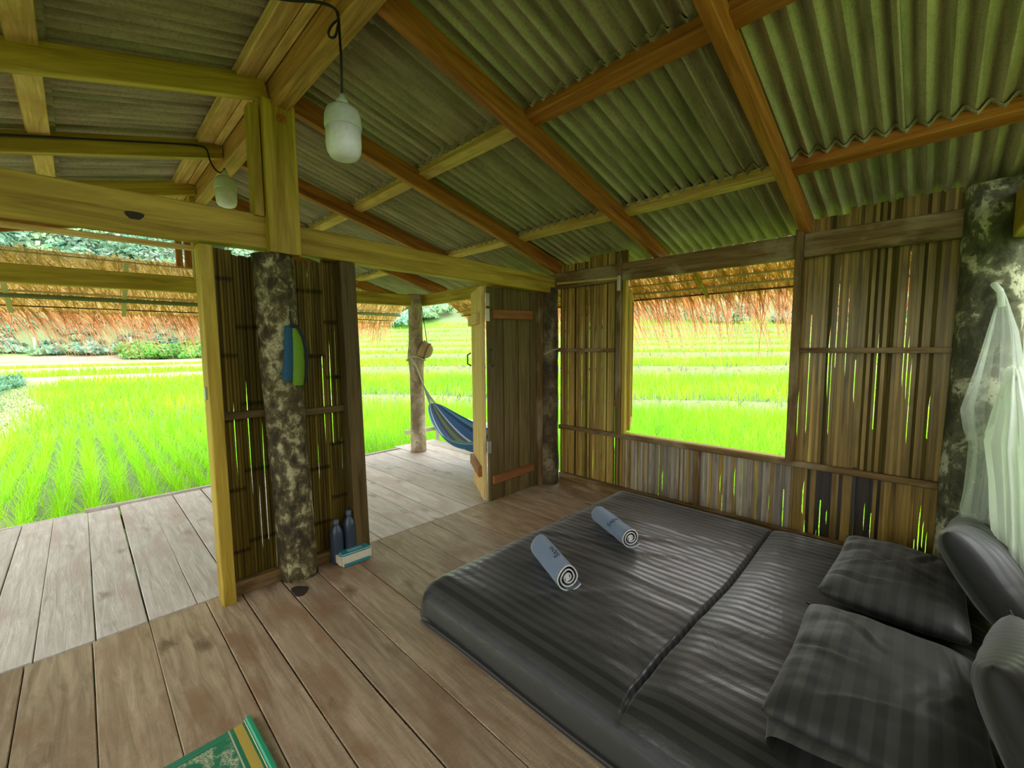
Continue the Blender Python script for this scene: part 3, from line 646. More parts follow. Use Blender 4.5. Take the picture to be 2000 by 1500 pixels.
# veranda frame
vf = empty('veranda_frame', kind='structure')
bar('front_beam', (-5.3, 2.23, 2.02), (-.30, 2.23, 2.065), .08, .145, W_BEAM, vf, cham=.006, jit=.003)
bar('side_beam', (-.07, 2.33, 2.09), (-.07, .08, 2.09), .07, .15, W_BEAM, vf, cham=.006, jit=.004)
bar('side_beam', (-5.2, 2.33, 2.09), (-5.2, .08, 2.09), .07, .15, W_BEAM, vf, cham=.006)
bar('king_post', (-2.615, 2.17, 2.09), (-2.615, 2.17, 2.88), .09, .09, W_BEAM, vf, up=(0, 1, 0))
bar('gable_post', (-2.62, 3.17, 2.35), (-2.62, 3.17, 2.9), .06, .05, W_RAFT, vf, up=(0, 1, 0))
bar('gable_post', (-2.53, 3.17, 2.35), (-2.53, 3.17, 2.9), .08, .05, W_RAFT, vf, up=(0, 1, 0))
bar('gable_tie', (-5.2, 3.2, 2.30), (0, 3.2, 2.30), .05, .06, W_RAFT, vf) if False else None

# ------------------------------------------------------------------ thatch eaves
CANE = plain('pale_cane', (.50, .40, .20), .6, bs=.2)
GREENB = plain('green_bamboo', (.14, .16, .06), .5)
def ribbons(P0, d0, length, width, droop, wdir, segs=4, twist=None):
    n = len(P0); p = P0.copy(); d = d0.copy(); V = np.zeros((n, segs+1, 2, 3)); st = (length/segs)[:, None]
    for i in range(segs+1):
        ww = (width*(1-.75*i/segs)/2)[:, None]; V[:, i, 0] = p-wdir*ww; V[:, i, 1] = p+wdir*ww
        d = d+np.array([0, 0, -1])*droop[:, None]; d /= np.linalg.norm(d, axis=1)[:, None]; p = p+d*st
    idx = np.arange(n*(segs+1)*2).reshape(n, segs+1, 2)
    return V.reshape(-1, 3), np.stack([idx[:, :-1, 0], idx[:, :-1, 1], idx[:, 1:, 1], idx[:, 1:, 0]], -1).reshape(-1, 4)
def thatch(name, label, A, Bv, down, drop_out, skew, dens=260, flen=1.0, poles=()):
    """A->Bv upper edge, down = vector from upper edge to fringe line"""
    A = np.array(A, float); Bv = np.array(Bv, float); down = np.array(down, float); ax = (Bv-A); L = np.linalg.norm(ax); ax /= L
    root = empty(name, tuple((A+Bv)/2), label=label, cat='thatch'); sl = np.linalg.norm(down); dn = down/sl; nrm = np.cross(ax, dn); nrm *= np.sign(nrm[2])
    # backing mat: solid slab, 6 cm thick
    q = [A, Bv, Bv+down, A+down]; vs = [tuple(x+nrm*.012) for x in q]+[tuple(x+nrm*.07) for x in q]
    mesh('thatch_mat', vs[:4], [(3, 2, 1, 0)], THATCH_SOLID, root)
    # straw lying on the underside
    n = int(L*dens*3.6); s = rng.uniform(0, L, n); v = rng.uniform(-.05, .85, n)
    P0 = A+ax*s[:, None]+dn*(v*sl)[:, None]-nrm*(rng.uniform(-.012, .012, n)-(rng.random(n) < .35)*.03)[:, None]
    d = dn+ax*(skew+rng.normal(0, .22, n))[:, None]-nrm*rng.uniform(-.04, .05, n)[:, None]; d /= np.linalg.norm(d, axis=1)[:, None]
    V, F = ribbons(P0, d, rng.uniform(.15, .4, n), rng.uniform(.006, .014, n), np.zeros(n), np.cross(d, nrm), 2)
    c_ = np.repeat(rng.uniform(.7, 1.45, n), 6); o = quadmesh('straw', V, F, THATCH, root, False, np.stack([c_, c_, c_*.9, np.ones_like(c_)], -1)); o['kind'] = 'stuff'
    # fringe
    n = int(L*dens*1.25); s = rng.uniform(0, L, n)
    clump = .5+.5*np.sin(s*9+1.3)*np.sin(s*23+.7)
    P0 = A+ax*s[:, None]+dn*(sl*rng.uniform(.9, 1.02, n))[:, None]+nrm*rng.uniform(-.01, .06, n)[:, None]
    d = dn+ax*(skew*1.6+rng.normal(0, .22, n))[:, None]; d /= np.linalg.norm(d, axis=1)[:, None]
    ln = rng.uniform(.14, .55, n)*(.7+.75*clump); ln *= flen; lg = rng.random(n) < .10; ln[lg] *= rng.uniform(1.3, 2.0, lg.sum())
    wdt = rng.uniform(.005, .012, n); wdt[lg] *= .6
    V, F = ribbons(P0, d, ln, wdt, np.full(n, drop_out)*rng.uniform(.6, 1.3, n), np.tile(ax, (n, 1)), 4)
    c_ = np.repeat(rng.uniform(.6, 1.35, n), 10); k = np.tile(np.repeat(np.linspace(0, 1, 5), 2), n)
    o = quadmesh('fringe', V, F, FRINGE, root, False, np.stack([c_*(1-.12*k), c_*(1-.36*k), c_*(1-.28*k), np.ones_like(c_)], -1)); o['kind'] = 'stuff'  # redder towards the tips: light shining through the straw, put into the colour
    for f, r, mt, nm in poles:
        p0 = A+dn*sl*f-nrm*(r+.012); p1 = Bv+dn*sl*f-nrm*(r+.012); tube(nm, [tuple(p0+(p1-p0)*k) for k in np.linspace(0, 1, 7)], r, mt, root, 7)
    return root, A, ax, L, dn, sl, nrm
m, t, b = newmat('thatch_backing'); n = tnoise(t, coords(t, (1, 1, 1), False), 30, 5); c = ramp(t, n, [(.3, (.32, .22, .08)), (.7, (.62, .46, .20))]); t.links.new(c, b.inputs['Base Color']); b.inputs['Roughness'].default_value = .9; bump(t, b, n, .8, .02); tr = t.nodes.new('ShaderNodeBsdfTranslucent'); t.links.new(c, tr.inputs[0]); mx = t.nodes.new('ShaderNodeMixShader'); mx.inputs[0].default_value = .6; t.links.new(b.outputs[0], mx.inputs[1]); t.links.new(tr.outputs[0], mx.inputs[2]); t.links.new(mx.outputs[0], t.nodes['Material Output'].inputs[0]); THATCH_SOLID = m
r_, A, ax, L, dn, sl, nrm = thatch('thatch_eave', 'straw thatch eave hanging along the front of the veranda beyond the beam', (-6.6, 3.2, 2.375), (.50, 3.2, 2.375), (0, .97, -.52), .16, .25, 270, 1.15, poles=((.02, .008, CANE, 'batten'), (.60, .012, CANE, 'batten'), (.66, .026, GREENB, 'bamboo_pole'), (.86, .008, W_DARK, 'batten'), (.40, .007, W_DARK, 'batten')))
for s in (.7, 1.8, 2.66, 3.54, 4.5, 5.5):
    p = A+ax*s-nrm*.03; bar('cane_strap', tuple(p), tuple(p+dn*sl*.97), .042, .012, CANE, r_, up=tuple(nrm))
r_, A, ax, L, dn, sl, nrm = thatch('thatch_eave', 'straw thatch eave hanging outside the window wall', (.34, -4.0, 2.15), (.34, 2.36, 2.15), (.38, 0, -.23), .15, .02, 260, 1.45, poles=((.45, .008, CANE, 'batten'), (.72, .012, CANE, 'batten'), (.95, .009, W_DARK, 'batten')))
for s in (1.0, 2.72, 4.3, 5.6):
    p = A+ax*s-nrm*.03; tube('eave_pole', [tuple(p-dn*.05), tuple(p+dn*sl*.5), tuple(p+dn*sl*1.02)], .018, W_BEAM, r_, 7)

# ------------------------------------------------------------------ mattress
MX0, MX1, MY0, MY1, MT = -2.285, -.12, -3.17, -.845, .20
def noise2(x, y, s=0): return noise.noise(Vector((x, y, s)))
def mat_sdf(x, y, r):
    cx_, cy_ = (MX0+MX1)/2, (MY0+MY1)/2; hx, hy = (MX1-MX0)/2-r, (MY1-MY0)/2-r
    dx_, dy_ = abs(x-cx_)-hx, abs(y-cy_)-hy
    return -(math.hypot(max(dx_, 0), max(dy_, 0))+min(max(dx_, dy_), 0)-r)
def edge_axis(a, b, n):
    u = np.linspace(0, pi, n); base = (1-np.cos(u))/2; lin = np.linspace(0, 1, n); f = .45*base+.55*lin; return a+(b-a)*f
xs_ = edge_axis(MX0, MX1, 110); ys_ = np.unique(np.concatenate([edge_axis(MY0, MY1, 118), np.linspace(-2.19, -2.04, 26)]))
def mat_z(x, y):
    d = mat_sdf(x, y, .14); ed = min(max(d, 0)/.20, 1)
    z = MT*(.30*min(ed*9, 1)+.70*(1-(1-ed)**2.3)**.75)
    top = min(max((d-.04)/.15, 0), 1)
    sy = y+2.115+.01*math.sin(x*4)
    z -= top*.040*math.exp(-(sy/.009)**2)+.008*top*math.exp(-(sy/.06)**2)
    if sy < 0: z += top*.022*min(-sy/.12, 1)
    z += top*(.010*noise2(x*2.2, y*1.6)+.0055*noise2(x*9+y*2, y*2.4-x*2, 3)+.003*noise2(x*16, y*5, 7))
    # creases fanning from the seam
    for (px_, py_, ang, ln, am) in ((-1.25, -1.35, -1.2, .6, .010), (-.9, -1.75, -1.05, .5, .010), (-.75, -1.55, -1.3, .5, .008), (-1.45, -1.75, -1.5, .4, .008), (-1.75, -1.65, -.6, .3, .007)):
        ux, uy = math.cos(ang), math.sin(ang); a_ = (x-px_)*ux+(y-py_)*uy; b_ = -(x-px_)*uy+(y-py_)*ux+.03*math.sin(a_*6)
        z += top*am*math.exp(-(b_/.018)**2)*math.exp(-(a_/ln)**4)
    return z
def mat_hole(x, y): return 0
vs = []; nx, ny = len(xs_), len(ys_)
for x in xs_:
    for y in ys_:
        d = mat_sdf(x, y, .14); X_, Y_ = x, y
        if d < 0:
            cx_ = MX0+.14 if x < (MX0+MX1)/2 else MX1-.14; cy_ = MY0+.14 if y < (MY0+MY1)/2 else MY1-.14
            v = Vector((x-cx_, y-cy_)); v = v/v.length*.14; X_, Y_ = cx_+v.x, cy_+v.y
        vs.append((X_, Y_, mat_z(X_, Y_)))
F = []
for i in range(nx-1):
    for j in range(ny-1): a_ = i*ny+j; F.append((a_, a_+ny, a_+ny+1, a_+1))
rim = [i*ny for i in range(nx)]+[(nx-1)*ny+j for j in range(1, ny)]+[i*ny+ny-1 for i in range(nx-2, -1, -1)]+[j for j in range(ny-2, 0, -1)]
b0 = len(vs)
for k in rim: v = vs[k]; vs.append((v[0], v[1], .004))
for k in range(len(rim)): k2 = (k+1) % len(rim); F.append((rim[k], b0+k, b0+k2, rim[k2]))
F.append(tuple(b0+k for k in range(len(rim)-1, -1, -1)))
F = [f[::-1] if len(f) == 4 and max(f) >= b0 else f for f in F]
matt = empty('mattress', ((MX0+MX1)/2, (MY0+MY1)/2, 0)); tag(matt, 'large charcoal striped mattress lying on the wooden floor under the window', 'mattress')
me_ = mesh('fitted_sheet', vs, F, SHEET, matt, True)
tube('hem', [(MX0-.012+.01*math.sin(k*3), MY0+.3+(MY1-MY0-.44)*k, .012+.006*math.sin(k*9)) for k in np.linspace(0, 1, 26)], .014, SHEET, matt, 8)
tube('hem', [(MX0+.13+(MX1-MX0-.26)*k, MY1+.010, .012+.004*math.sin(k*11)) for k in np.linspace(0, 1, 22)], .013, SHEET, matt, 8)

# ------------------------------------------------------------------ pillows
def pillow(label, loc, rot, w_, h_, t_, seed_, fab, group='charcoal pillows on the mattress'):
    o = empty('pillow', loc, label=label, cat='pillow', group=group); R = Matrix.Translation(loc) @ rot.to_4x4()
    n = 56; vs = []; fs = []
    def pt(u, v, sgn):
        kc = 1-.07*(u*v)**4; px_ = w_/2*u*(1-.06*(1-v*v))*kc; py_ = h_/2*v*(1-.09*(1-u*u))*kc
        f = ((1-abs(u)**2.6)*(1-abs(v)**2.6))
        z = sgn*t_/2*max(f, 0)**.42
        wr_ = .010*noise2(px_*6+seed_*9, py_*6, 1)+.006*noise2(px_*16, py_*7+seed_*5, 2)+.012*noise2(u*2.1*(1+abs(v))+seed_, v*2.1, 5)
        if sgn > 0:
            for q in range(5):
                an = seed_*1.7+q*1.25; ox, oy = .32*w_*math.cos(an*2.1+q), .34*h_*math.sin(an*1.3+q*2); ux, uy = math.cos(an), math.sin(an)
                a1 = (px_-ox)*ux+(py_-oy)*uy; b1 = -(px_-ox)*uy+(py_-oy)*ux+.015*math.sin(a1*14)
                wr_ += .009*math.exp(-(b1/.014)**2)*math.exp(-(a1/.13)**4)-.006*math.exp(-((b1-.03)/.016)**2)*math.exp(-(a1/.13)**4)
        return (px_, py_, z+wr_*min(1, f*3)*(1 if sgn > 0 else .5))
    for sgn in (1, -1):
        for i in range(n+1):
            for j in range(n+1): vs.append(pt(-1+2*i/n, -1+2*j/n, sgn))
    m_ = (n+1)**2
    for i in range(n):
        for j in range(n):
            a_ = i*(n+1)+j; fs.append((a_, a_+n+1, a_+n+2, a_+1)); fs.append((m_+a_, m_+a_+1, m_+a_+n+2, m_+a_+n+1))
    me2 = D.meshes.new('pillowcase'); me2.from_pydata(vs, [], fs); bm = bmesh.new(); bm.from_mesh(me2); bmesh.ops.remove_doubles(bm, verts=bm.verts, dist=1e-4); bm.to_mesh(me2); bm.free()
    link('pillowcase', me2, fab, o, True, R)
    # stitched hem along one end
    hem = [R @ Vector((w_/2*(1-.06*(1-v*v))*.985, h_/2*v, 0)) for v in np.linspace(-.98, .98, 14)]
    tube('hem', hem, .006, fab, o, 6)
    return o, R
from mathutils import Euler
pillow('charcoal pillow lying flat beside the bamboo wall, farther from the near edge of the bed', (-.74, -2.75, .295), Euler((.02, .03, -.02)).to_matrix(), .90, .52, .17, 1, PILLOW_Y)
p2, R2 = pillow('charcoal pillow lying flat at the near edge of the bed with its open end showing', (-1.68, -2.75, .305), Euler((.03, .05, .02)).to_matrix(), .86, .54, .19, 2, PILLOW_Y)
cv, cf, nc = [], [], 40
for i in range(5):
    for k in range(nc):
        a = 2*pi*k/nc; xx = -.40-.022*i+.006*math.sin(a*3+i); hy = .235-.004*i; hz = .030+.006*i+.005*math.sin(a*5)
        cv.append(tuple(R2 @ Vector((xx, hy*math.cos(a), -.012+hz*math.sin(a)*(1+.35*math.cos(a*2+.8))))))
for i in range(4):
    for k in range(nc): cf.append((i*nc+k, i*nc+(k+1) % nc, (i+1)*nc+(k+1) % nc, (i+1)*nc+k))
cu = mesh('pillowcase_cuff', cv, cf, PILLOW_Y, p2, True); cu['label'] = 'open hemmed end of the pillowcase'
pillow('charcoal pillow standing upright in front of the mosquito net', (-.63, -3.065, .40), Euler((math.radians(55), 0, math.radians(2))).to_matrix() @ Matrix.Rotation(math.radians(-12), 3, 'Z'), .86, .50, .22, 3, PILLOW)
pillow('charcoal pillow leaning against the back wall at the near end of the bed', (-1.68, -3.10, .40), Euler((math.radians(64), 0, math.radians(-1))).to_matrix() @ Matrix.Rotation(math.radians(-15), 3, 'Z'), .84, .46, .20, 4, PILLOW)

# ------------------------------------------------------------------ rolled towels
TOWEL = plain('blue_grey_terry', (.155, .22, .34), .95, bs=.9, bscale=260, Sheen__Weight=.4)
TWHITE = plain('white_edging', (.78, .77, .74), .9, bs=.3)
INK = plain('navy_embroidery', (.012, .018, .05), .8)
def towel(label, c0, c1, r, flat, seed_, text, tsize, tpos, turned):
    c0 = Vector(c0); c1 = Vector(c1); x = (c1-c0); L = x.length; x.normalize(); z = Vector((0, 0, 1)); y = z.cross(x).normalized(); z = x.cross(y)
    root = empty('rolled_towel', tuple(c0), label=label, cat='towel', group='rolled towels on the bed')
    turns = 3.1; n = 92; prof = []
    for i in range(n):
        a = i/(n-1); th = 2*pi*turns*a; rr = r*(.16+.84*a)
        if a > .93: rr *= 1+.25*(a-.93)/.07
        yy_, zz_ = rr*math.cos(th+seed_), rr*math.sin(th+seed_)*(flat if math.sin(th+seed_) > 0 else .94*flat)
        if flat > 1: yy_ *= 1-.22*max(0, math.sin(th+seed_))
        prof.append((yy_, zz_))
    thk = r*.06; vs = []; fs = []; NS = 14
    for s in range(NS+1):
        f = s/NS
        for layer in (-1, 1):
            for i, (py_, pz_) in enumerate(prof):
                k = 1+layer*thk/max(math.hypot(py_, pz_), 1e-4); bul = 1+.03*noise2(f*5+seed_, i*.07)-.05*math.exp(-((f-.68)/.08)**2)*(1 if turned else .4)
                p = c0+x*(L*f)+y*(py_*k*bul)+z*(pz_*k*bul); vs.append(tuple(p))
    def id_(s, l, i): return (s*2+l)*n+i
    for s in range(NS):
        for i in range(n-1):
            fs.append((id_(s, 1, i), id_(s, 1, i+1), id_(s+1, 1, i+1), id_(s+1, 1, i))); fs.append((id_(s, 0, i), id_(s+1, 0, i), id_(s+1, 0, i+1), id_(s, 0, i+1)))
        for i in (0, n-1): fs.append((id_(s, 0, i), id_(s, 1, i), id_(s+1, 1, i), id_(s+1, 0, i)))
    for s in (0, NS):
        for i in range(n-1): fs.append((id_(s, 0, i), id_(s, 0, i+1), id_(s, 1, i+1), id_(s, 1, i)))
    mesh('towel_cloth', vs, fs, TOWEL, root, True)
    for s, o_ in ((0, -.002), (L, .002)):
        e = tube('edge_binding', [c0+x*(s+o_)+y*a_+z*b_ for a_, b_ in prof], r*.055, TWHITE, root, 6); e['label'] = 'white edge binding'
    tg = bar('care_tag', c1+x*.006+z*.02-y*.012, c1+x*.012-z*.012-y*.006, .026, .002, TWHITE, root, up=tuple(x+y*.3)); tg['label'] = 'white care tag'
    # embroidered lettering wrapped on the roll
    cu = D.curves.new('lettering', 'FONT'); cu.body = text; cu.size = tsize; cu.extrude = .001; cu.resolution_u = 2
    tmp = D.objects.new('lettering_tmp', cu); C.objects.link(tmp); dg = bpy.context.evaluated_depsgraph_get(); me3 = D.meshes.new_from_object(tmp.evaluated_get(dg)); D.objects.remove(tmp)
    out_ = []
    for v in me3.vertices:
        if turned == 0: f, ang = tpos[0]-v.co.x*1.0/L, tpos[1]+(v.co.y)/r      # runs along the roll
        else: f, ang = tpos[0]-v.co.y/L, tpos[1]-v.co.x/r                       # runs around the roll
        th = ang; k_ = max(k for k in range(-2, 5) if (th-seed_+2*pi*k) <= 2*pi*turns); ro = r*(.16+.84*(th-seed_+2*pi*k_)/(2*pi*turns))*1.02+r*.05; py_, pz_ = ro*math.cos(th), ro*math.sin(th)*flat
        if flat > 1: py_ *= 1-.22*max(0, math.sin(th))
        v.co = c0+x*(L*f)+y*py_+z*pz_
    link('lettering', me3, INK, root)
    return root
ZT = .205
towel('blue-grey rolled towel nearer the foot corner of the mattress, flattened end with white tag', (-1.63, -1.23, ZT+.067), (-1.80, -1.56, ZT+.067), .067, 1.12, -1.2, 'Sapa', .062, (.74, 1.55), 0)
towel('blue-grey rolled towel nearer the window, round spiral end with white edging', (-.98, -1.21, ZT+.062), (-1.17, -1.56, ZT+.062), .062, 1.0, -1.3, 'Sapa', .055, (.62, 3.0), 1)

# ------------------------------------------------------------------ tissue pack and bottles
TEAL = plain('teal_print', (.03, .26, .30), .35); CREAM = plain('cream_film', (.72, .66, .50), .35, bs=.2); 
tp = empty('tissue_pack', (-2.25, -.10, 0), label='teal and cream tissue pack on the floor by the doorway', cat='tissues')
def soft_box(name, x0, x1, y0, y1, z0, z1, mat, parent, rot=0, bev=.008, piv=(0, 0)):
    bm = bmesh.new(); bmesh.ops.create_cube(bm, size=1)
    for v in bm.verts: v.co = ((x0+x1)/2+v.co.x*(x1-x0), (y0+y1)/2+v.co.y*(y1-y0), (z0+z1)/2+v.co.z*(z1-z0))
    if bev: bmesh.ops.bevel(bm, geom=bm.edges[:]+bm.verts[:], offset=bev, segments=2, affect='EDGES')
    bmesh.ops.rotate(bm, verts=bm.verts, cent=(*piv, 0), matrix=Matrix.Rotation(rot, 3, 'Z'))
    me4 = D.meshes.new(name); bm.to_mesh(me4); bm.free(); return link(name, me4, mat, parent)
pv = (-2.25, -.10); a = math.radians(-2)
soft_box('pack_body', -2.355, -2.145, -.145, -.055, .003, .085, CREAM, tp, a, .01, pv)
soft_box('printed_top', -2.350, -2.150, -.140, -.060, .066, .088, TEAL, tp, a, .006, pv)
soft_box('printed_band', -2.340, -2.160, -.147, -.142, .006, .026, TEAL, tp, a, .001, pv)
soft_box('end_seal', -2.366, -2.352, -.14, -.06, .02, .075, CREAM, tp, a, .003, pv)
soft_box('opening_flap', -2.30, -2.20, -.115, -.085, .087, .090, plain('pale_teal', (.25, .45, .45), .4), tp, a, .001, pv)
SLATE = plain('slate_blue_plastic', (.045, .07, .105), .35, Transmission__Weight=.25)
def bottle(label, x, y, r, h):
    o = empty('water_bottle', (x, y, 0), label=label, cat='bottle', group='bottles behind the tissue pack')
    lathe('bottle_body', [(r*.8, .002), (r, .012), (r, h*.3), (r*.96, h*.33), (r, h*.36), (r, h*.68), (r*.82, h*.78), (r*.45, h*.87), (r*.36, h*.90)], SLATE, o, (x, y, 0), 24)
    lathe('bottle_cap', [(r*.42, h*.895), (r*.44, h*.91), (r*.44, h*.98), (r*.36, h)], plain('slate_cap', (.09, .13, .17), .5), o, (x, y, 0), 20)
bottle('slate-blue bottle behind the tissue pack, the shorter one beside the log', -2.34, -.035, .042, .30)
bottle('slate-blue bottle behind the tissue pack, the taller one beside the door jamb', -2.245, -.025, .044, .335)

# ------------------------------------------------------------------ cloth bag hanging on the log
BLUE = plain('blue_cloth', (.012, .075, .14), .85, bs=.3); LIME = plain('lime_cloth', (.13, .26, .012), .85, bs=.3); NAVY = plain('navy_trim', (.01, .02, .035), .8)
bagr = empty('cloth_bag', (-2.575, -.14, 1.56), label='folded blue and lime green cloth bag hanging on the mottled log post', cat='bag')
def cloth_blob(name, outline_l, outline_r, zs, y0, th, mat, parent, seed_=0):
    vs = []; fs = []; n = 10
    for z, xl, xr in zip(zs, outline_l, outline_r):
        for k in range(n):
            a_ = 2*pi*k/n; cx_ = (xl+xr)/2; hw = (xr-xl)/2
            vs.append((cx_+hw*math.cos(a_), y0-th*math.sin(a_)*(1+.3*noise2(z*12+seed_, k)), z))
    for i in range(len(zs)-1):
        for k in range(n): fs.append((i*n+k, i*n+(k+1) % n, (i+1)*n+(k+1) % n, (i+1)*n+k))
    fs.append(tuple(range(n))); fs.append(tuple((len(zs)-1)*n+k for k in range(n-1, -1, -1)))
    return mesh(name, vs, fs, mat, parent, True)
zb = [1.575, 1.55, 1.50, 1.42, 1.34, 1.28, 1.25]
cloth_blob('blue_panel', [-2.622, -2.628, -2.630, -2.636, -2.645, -2.655, -2.640], [-2.575, -2.572, -2.575, -2.578, -2.582, -2.59, -2.60], zb, -.137, .022, BLUE, bagr, 1)
cloth_blob('lime_panel', [-2.59, -2.592, -2.592, -2.594, -2.598, -2.602, -2.595], [-2.565, -2.555, -2.533, -2.525, -2.527, -2.532, -2.54], [1.56, 1.545, 1.49, 1.42, 1.33, 1.26, 1.225], -.148, .022, LIME, bagr, 2)
tube('edge_trim', [(-2.60, -.165, 1.575), (-2.565, -.168, 1.572), (-2.532, -.16, 1.51), (-2.517, -.155, 1.44), (-2.516, -.155, 1.36), (-2.522, -.155, 1.27), (-2.535, -.15, 1.24)], .008, NAVY, bagr, 6)
tube('hanging_loop', [(-2.59, -.145, 1.575), (-2.588, -.135, 1.62), (-2.584, -.12, 1.66)], .004, NAVY, bagr, 6)

# ------------------------------------------------------------------ green mat
m, t, b = newmat('woven_mat'); tcn = t.nodes.new('ShaderNodeTexCoord'); sp = t.nodes.new('ShaderNodeSeparateXYZ'); t.links.new(tcn.outputs['Object'], sp.inputs[0])
def band(axis, lo, hi):
    g1 = N(t, 'ShaderNodeMath', _operation='GREATER_THAN'); g1.inputs[1].default_value = lo; t.links.new(sp.outputs[axis], g1.inputs[0])
    g2 = N(t, 'ShaderNodeMath', _operation='LESS_THAN'); g2.inputs[1].default_value = hi; t.links.new(sp.outputs[axis], g2.inputs[0])
    mm = N(t, 'ShaderNodeMath', _operation='MULTIPLY'); t.links.new(g1.outputs[0], mm.inputs[0]); t.links.new(g2.outputs[0], mm.inputs[1]); return mm.outputs[0]
GREEN = (.014, .22, .11); GOLD = (.66, .46, .08); PALE = (.62, .60, .40); LG = (.06, .30, .18)
wvn = N(t, 'ShaderNodeTexVoronoi', Scale=75); wvn.feature = 'DISTANCE_TO_EDGE'; t.links.new(coords(t, (1, 2.2, 1), False), wvn.inputs['Vector'])
pat = ramp(t, wvn.outputs[0], [(.10, (1, 1, 1)), (.16, (0, 0, 0))])
big = tnoise(t, coords(t, (1, 1, 1), False), 14, 2); pat2 = mixc(t, (0, 0, 0), pat, ramp(t, big, [(.42, (0, 0, 0)), (.5, (1, 1, 1))]))
c = mixc(t, GREEN, PALE, pat2); c = mixc(t, c, GREEN, band('X', -.066, 2)); c = mixc(t, c, GREEN, band('Y', -.034, 2))
c = mixc(t, c, LG, band('Y', -.010, -.005)); c = mixc(t, c, LG, band('Y', -.024, -.018)); c = mixc(t, c, PALE, mixc(t, (0, 0, 0), band('X', -.064, -.059), N(t, 'ShaderNodeMath', _operation='LESS_THAN').outputs[0] if False else 1.0))
c = mixc(t, c, GOLD, band('X', -.046, -.016)); c = mixc(t, c, GREEN, band('X', -.016, 0))
fine = N(t, 'ShaderNodeTexWave', Scale=160); fine.bands_direction = 'Y'; t.links.new(tcn.outputs['Object'], fine.inputs[0])
c = mixc(t, c, (.02, .10, .05), mixc(t, (0, 0, 0), (.3, .3, .3), fine.outputs[1])); t.links.new(c, b.inputs['Base Color']); b.inputs['Roughness'].default_value = .45; bump(t, b, fine.outputs[1], .3, .002)
MATM = m
mt = empty('floor_mat', (-3.085, -1.0, 0), label='green woven plastic mat with gold stripe on the floor boards', cat='mat')
n1, n2 = 24, 24; vs = []; fs = []
for zz in (.003, .007):
    for i in range(n1+1):
        for j in range(n2+1): vs.append((-1.25*i/n1, -.0-1.7*j/n2, zz+.0015*noise2(i*.5, j*.5)))
q = (n1+1)*(n2+1)
for i in range(n1):
    for j in range(n2): a_ = i*(n2+1)+j; fs += [(a_, a_+1, a_+n2+2, a_+n2+1)[::-1], (q+a_, q+a_+1, q+a_+n2+2, q+a_+n2+1)]
for i in range(n1): a_ = i*(n2+1); fs.append((a_, a_+n2+1, q+a_+n2+1, q+a_))
for j in range(n2): fs.append((j, q+j, q+j+1, j+1))
mx = Matrix.Translation((-3.11, -1.005, 0)) @ Matrix.Rotation(.02, 4, 'Z')
link('woven_sheet', (lambda me5: (me5.from_pydata(vs, [], fs), me5)[1])(D.meshes.new('woven_sheet')), MATM, mt, False, mx)
PIPE = plain('green_piping', (.02, .36, .19), .4); STI = plain('pale_stitching', (.70, .66, .42), .7)
e0 = Vector((-3.105, -1.0, .011)); e1 = Vector((-3.07, -2.72, .011))
bar('border_binding', e0, e1, .020, .016, PIPE, mt, cham=.006)
tube('stitching', [e0+(e1-e0)*k+Vector((-.013, 0, .0)) for k in np.linspace(0, 1, 30)], .0022, STI, mt, 5)

# ------------------------------------------------------------------ bulbs and cables
BGLASS = plain('milky_diffuser', (.86, .88, .82), .3, Transmission__Weight=.15); BBODY = plain('grey_plastic_housing', (.52, .56, .46), .5); BLACK = plain('black_cable', (.008, .008, .008), .5)
def bulb(label, x, y, ztop, zc, r, h, cable, clabel):
    o = empty('pendant_bulb', (x, y, zc), label=label, cat='bulb', group='hanging bulbs')
    lathe('diffuser', [(.001, 0), (r*.45, .002), (r*.78, .012), (r*.95, .032), (r, .06), (r*.995, h*.52)], BGLASS, o, (x, y, zc), 36)
    lathe('housing', [(r*1.02, h*.50), (r*1.03, h*.54), (r*1.0, h*.70), (r*.88, h*.80), (r*.62, h*.86), (r*.34, h*.88)], BBODY, o, (x, y, zc), 72, ripple=(h*.53, h*.8, .018, 36))
    lathe('lamp_socket', [(r*.36, h*.86), (r*.38, h*.90), (r*.33, h*.96), (r*.22, h*.99), (r*.14, h*1.06)], BBODY, o, (x, y, zc), 24)
    tube('drop_cable', [(x, y, zc+h*1.04), (x+.004, y, (zc+h+ztop)/2), (x, y, ztop)], .0055, BLACK, o, 8)
    return o
bulb('large white bulb hanging on a black cable from the ridge beam, nearer the bed', -2.625, -1.0, 2.79, 2.232, .071, .25, None, None)
bulb('white bulb hanging under the ridge over the veranda, beyond the king post', -2.64, .9, 2.74, 2.466, .067, .25, None, None)
tag(tube('black_cable', soft([(-2.625, -1.0, 2.79), (-2.635, -1.0, 2.83), (-2.70, -.98, 2.83), (-2.8, -.94, 2.80), (-2.95, -.92, 2.765), (-3.4, -1.0, 2.68), (-4.2, -1.09, 2.5), (-5.1, -1.16, 2.25)]), .006, BLACK, None, 6), 'black cable strung from the nearer bulb across to the left rafters', 'cable')
tag(tube('black_cable', soft([(-2.625, -1.0, 2.79), (-2.665, -1.01, 2.74), (-2.675, -1.0, 2.70), (-2.64, -.995, 2.71), (-2.628, -1.0, 2.77)]), .005, BLACK, None, 6), 'small loop of black cable knotted above the nearer bulb', 'cable')
tag(tube('black_cable', soft([(-2.64, .9, 2.74), (-2.66, .9, 2.70), (-2.69, .92, 2.715), (-2.715, .95, 2.78), (-2.725, .95, 2.85), (-2.74, .955, 2.875), (-2.8, .955, 2.872), (-3.3, .955, 2.745), (-4.0, .955, 2.565), (-5.1, .955, 2.28)]), .006, BLACK, None, 6), 'black cable running along the left veranda rafter to the farther bulb', 'cable')

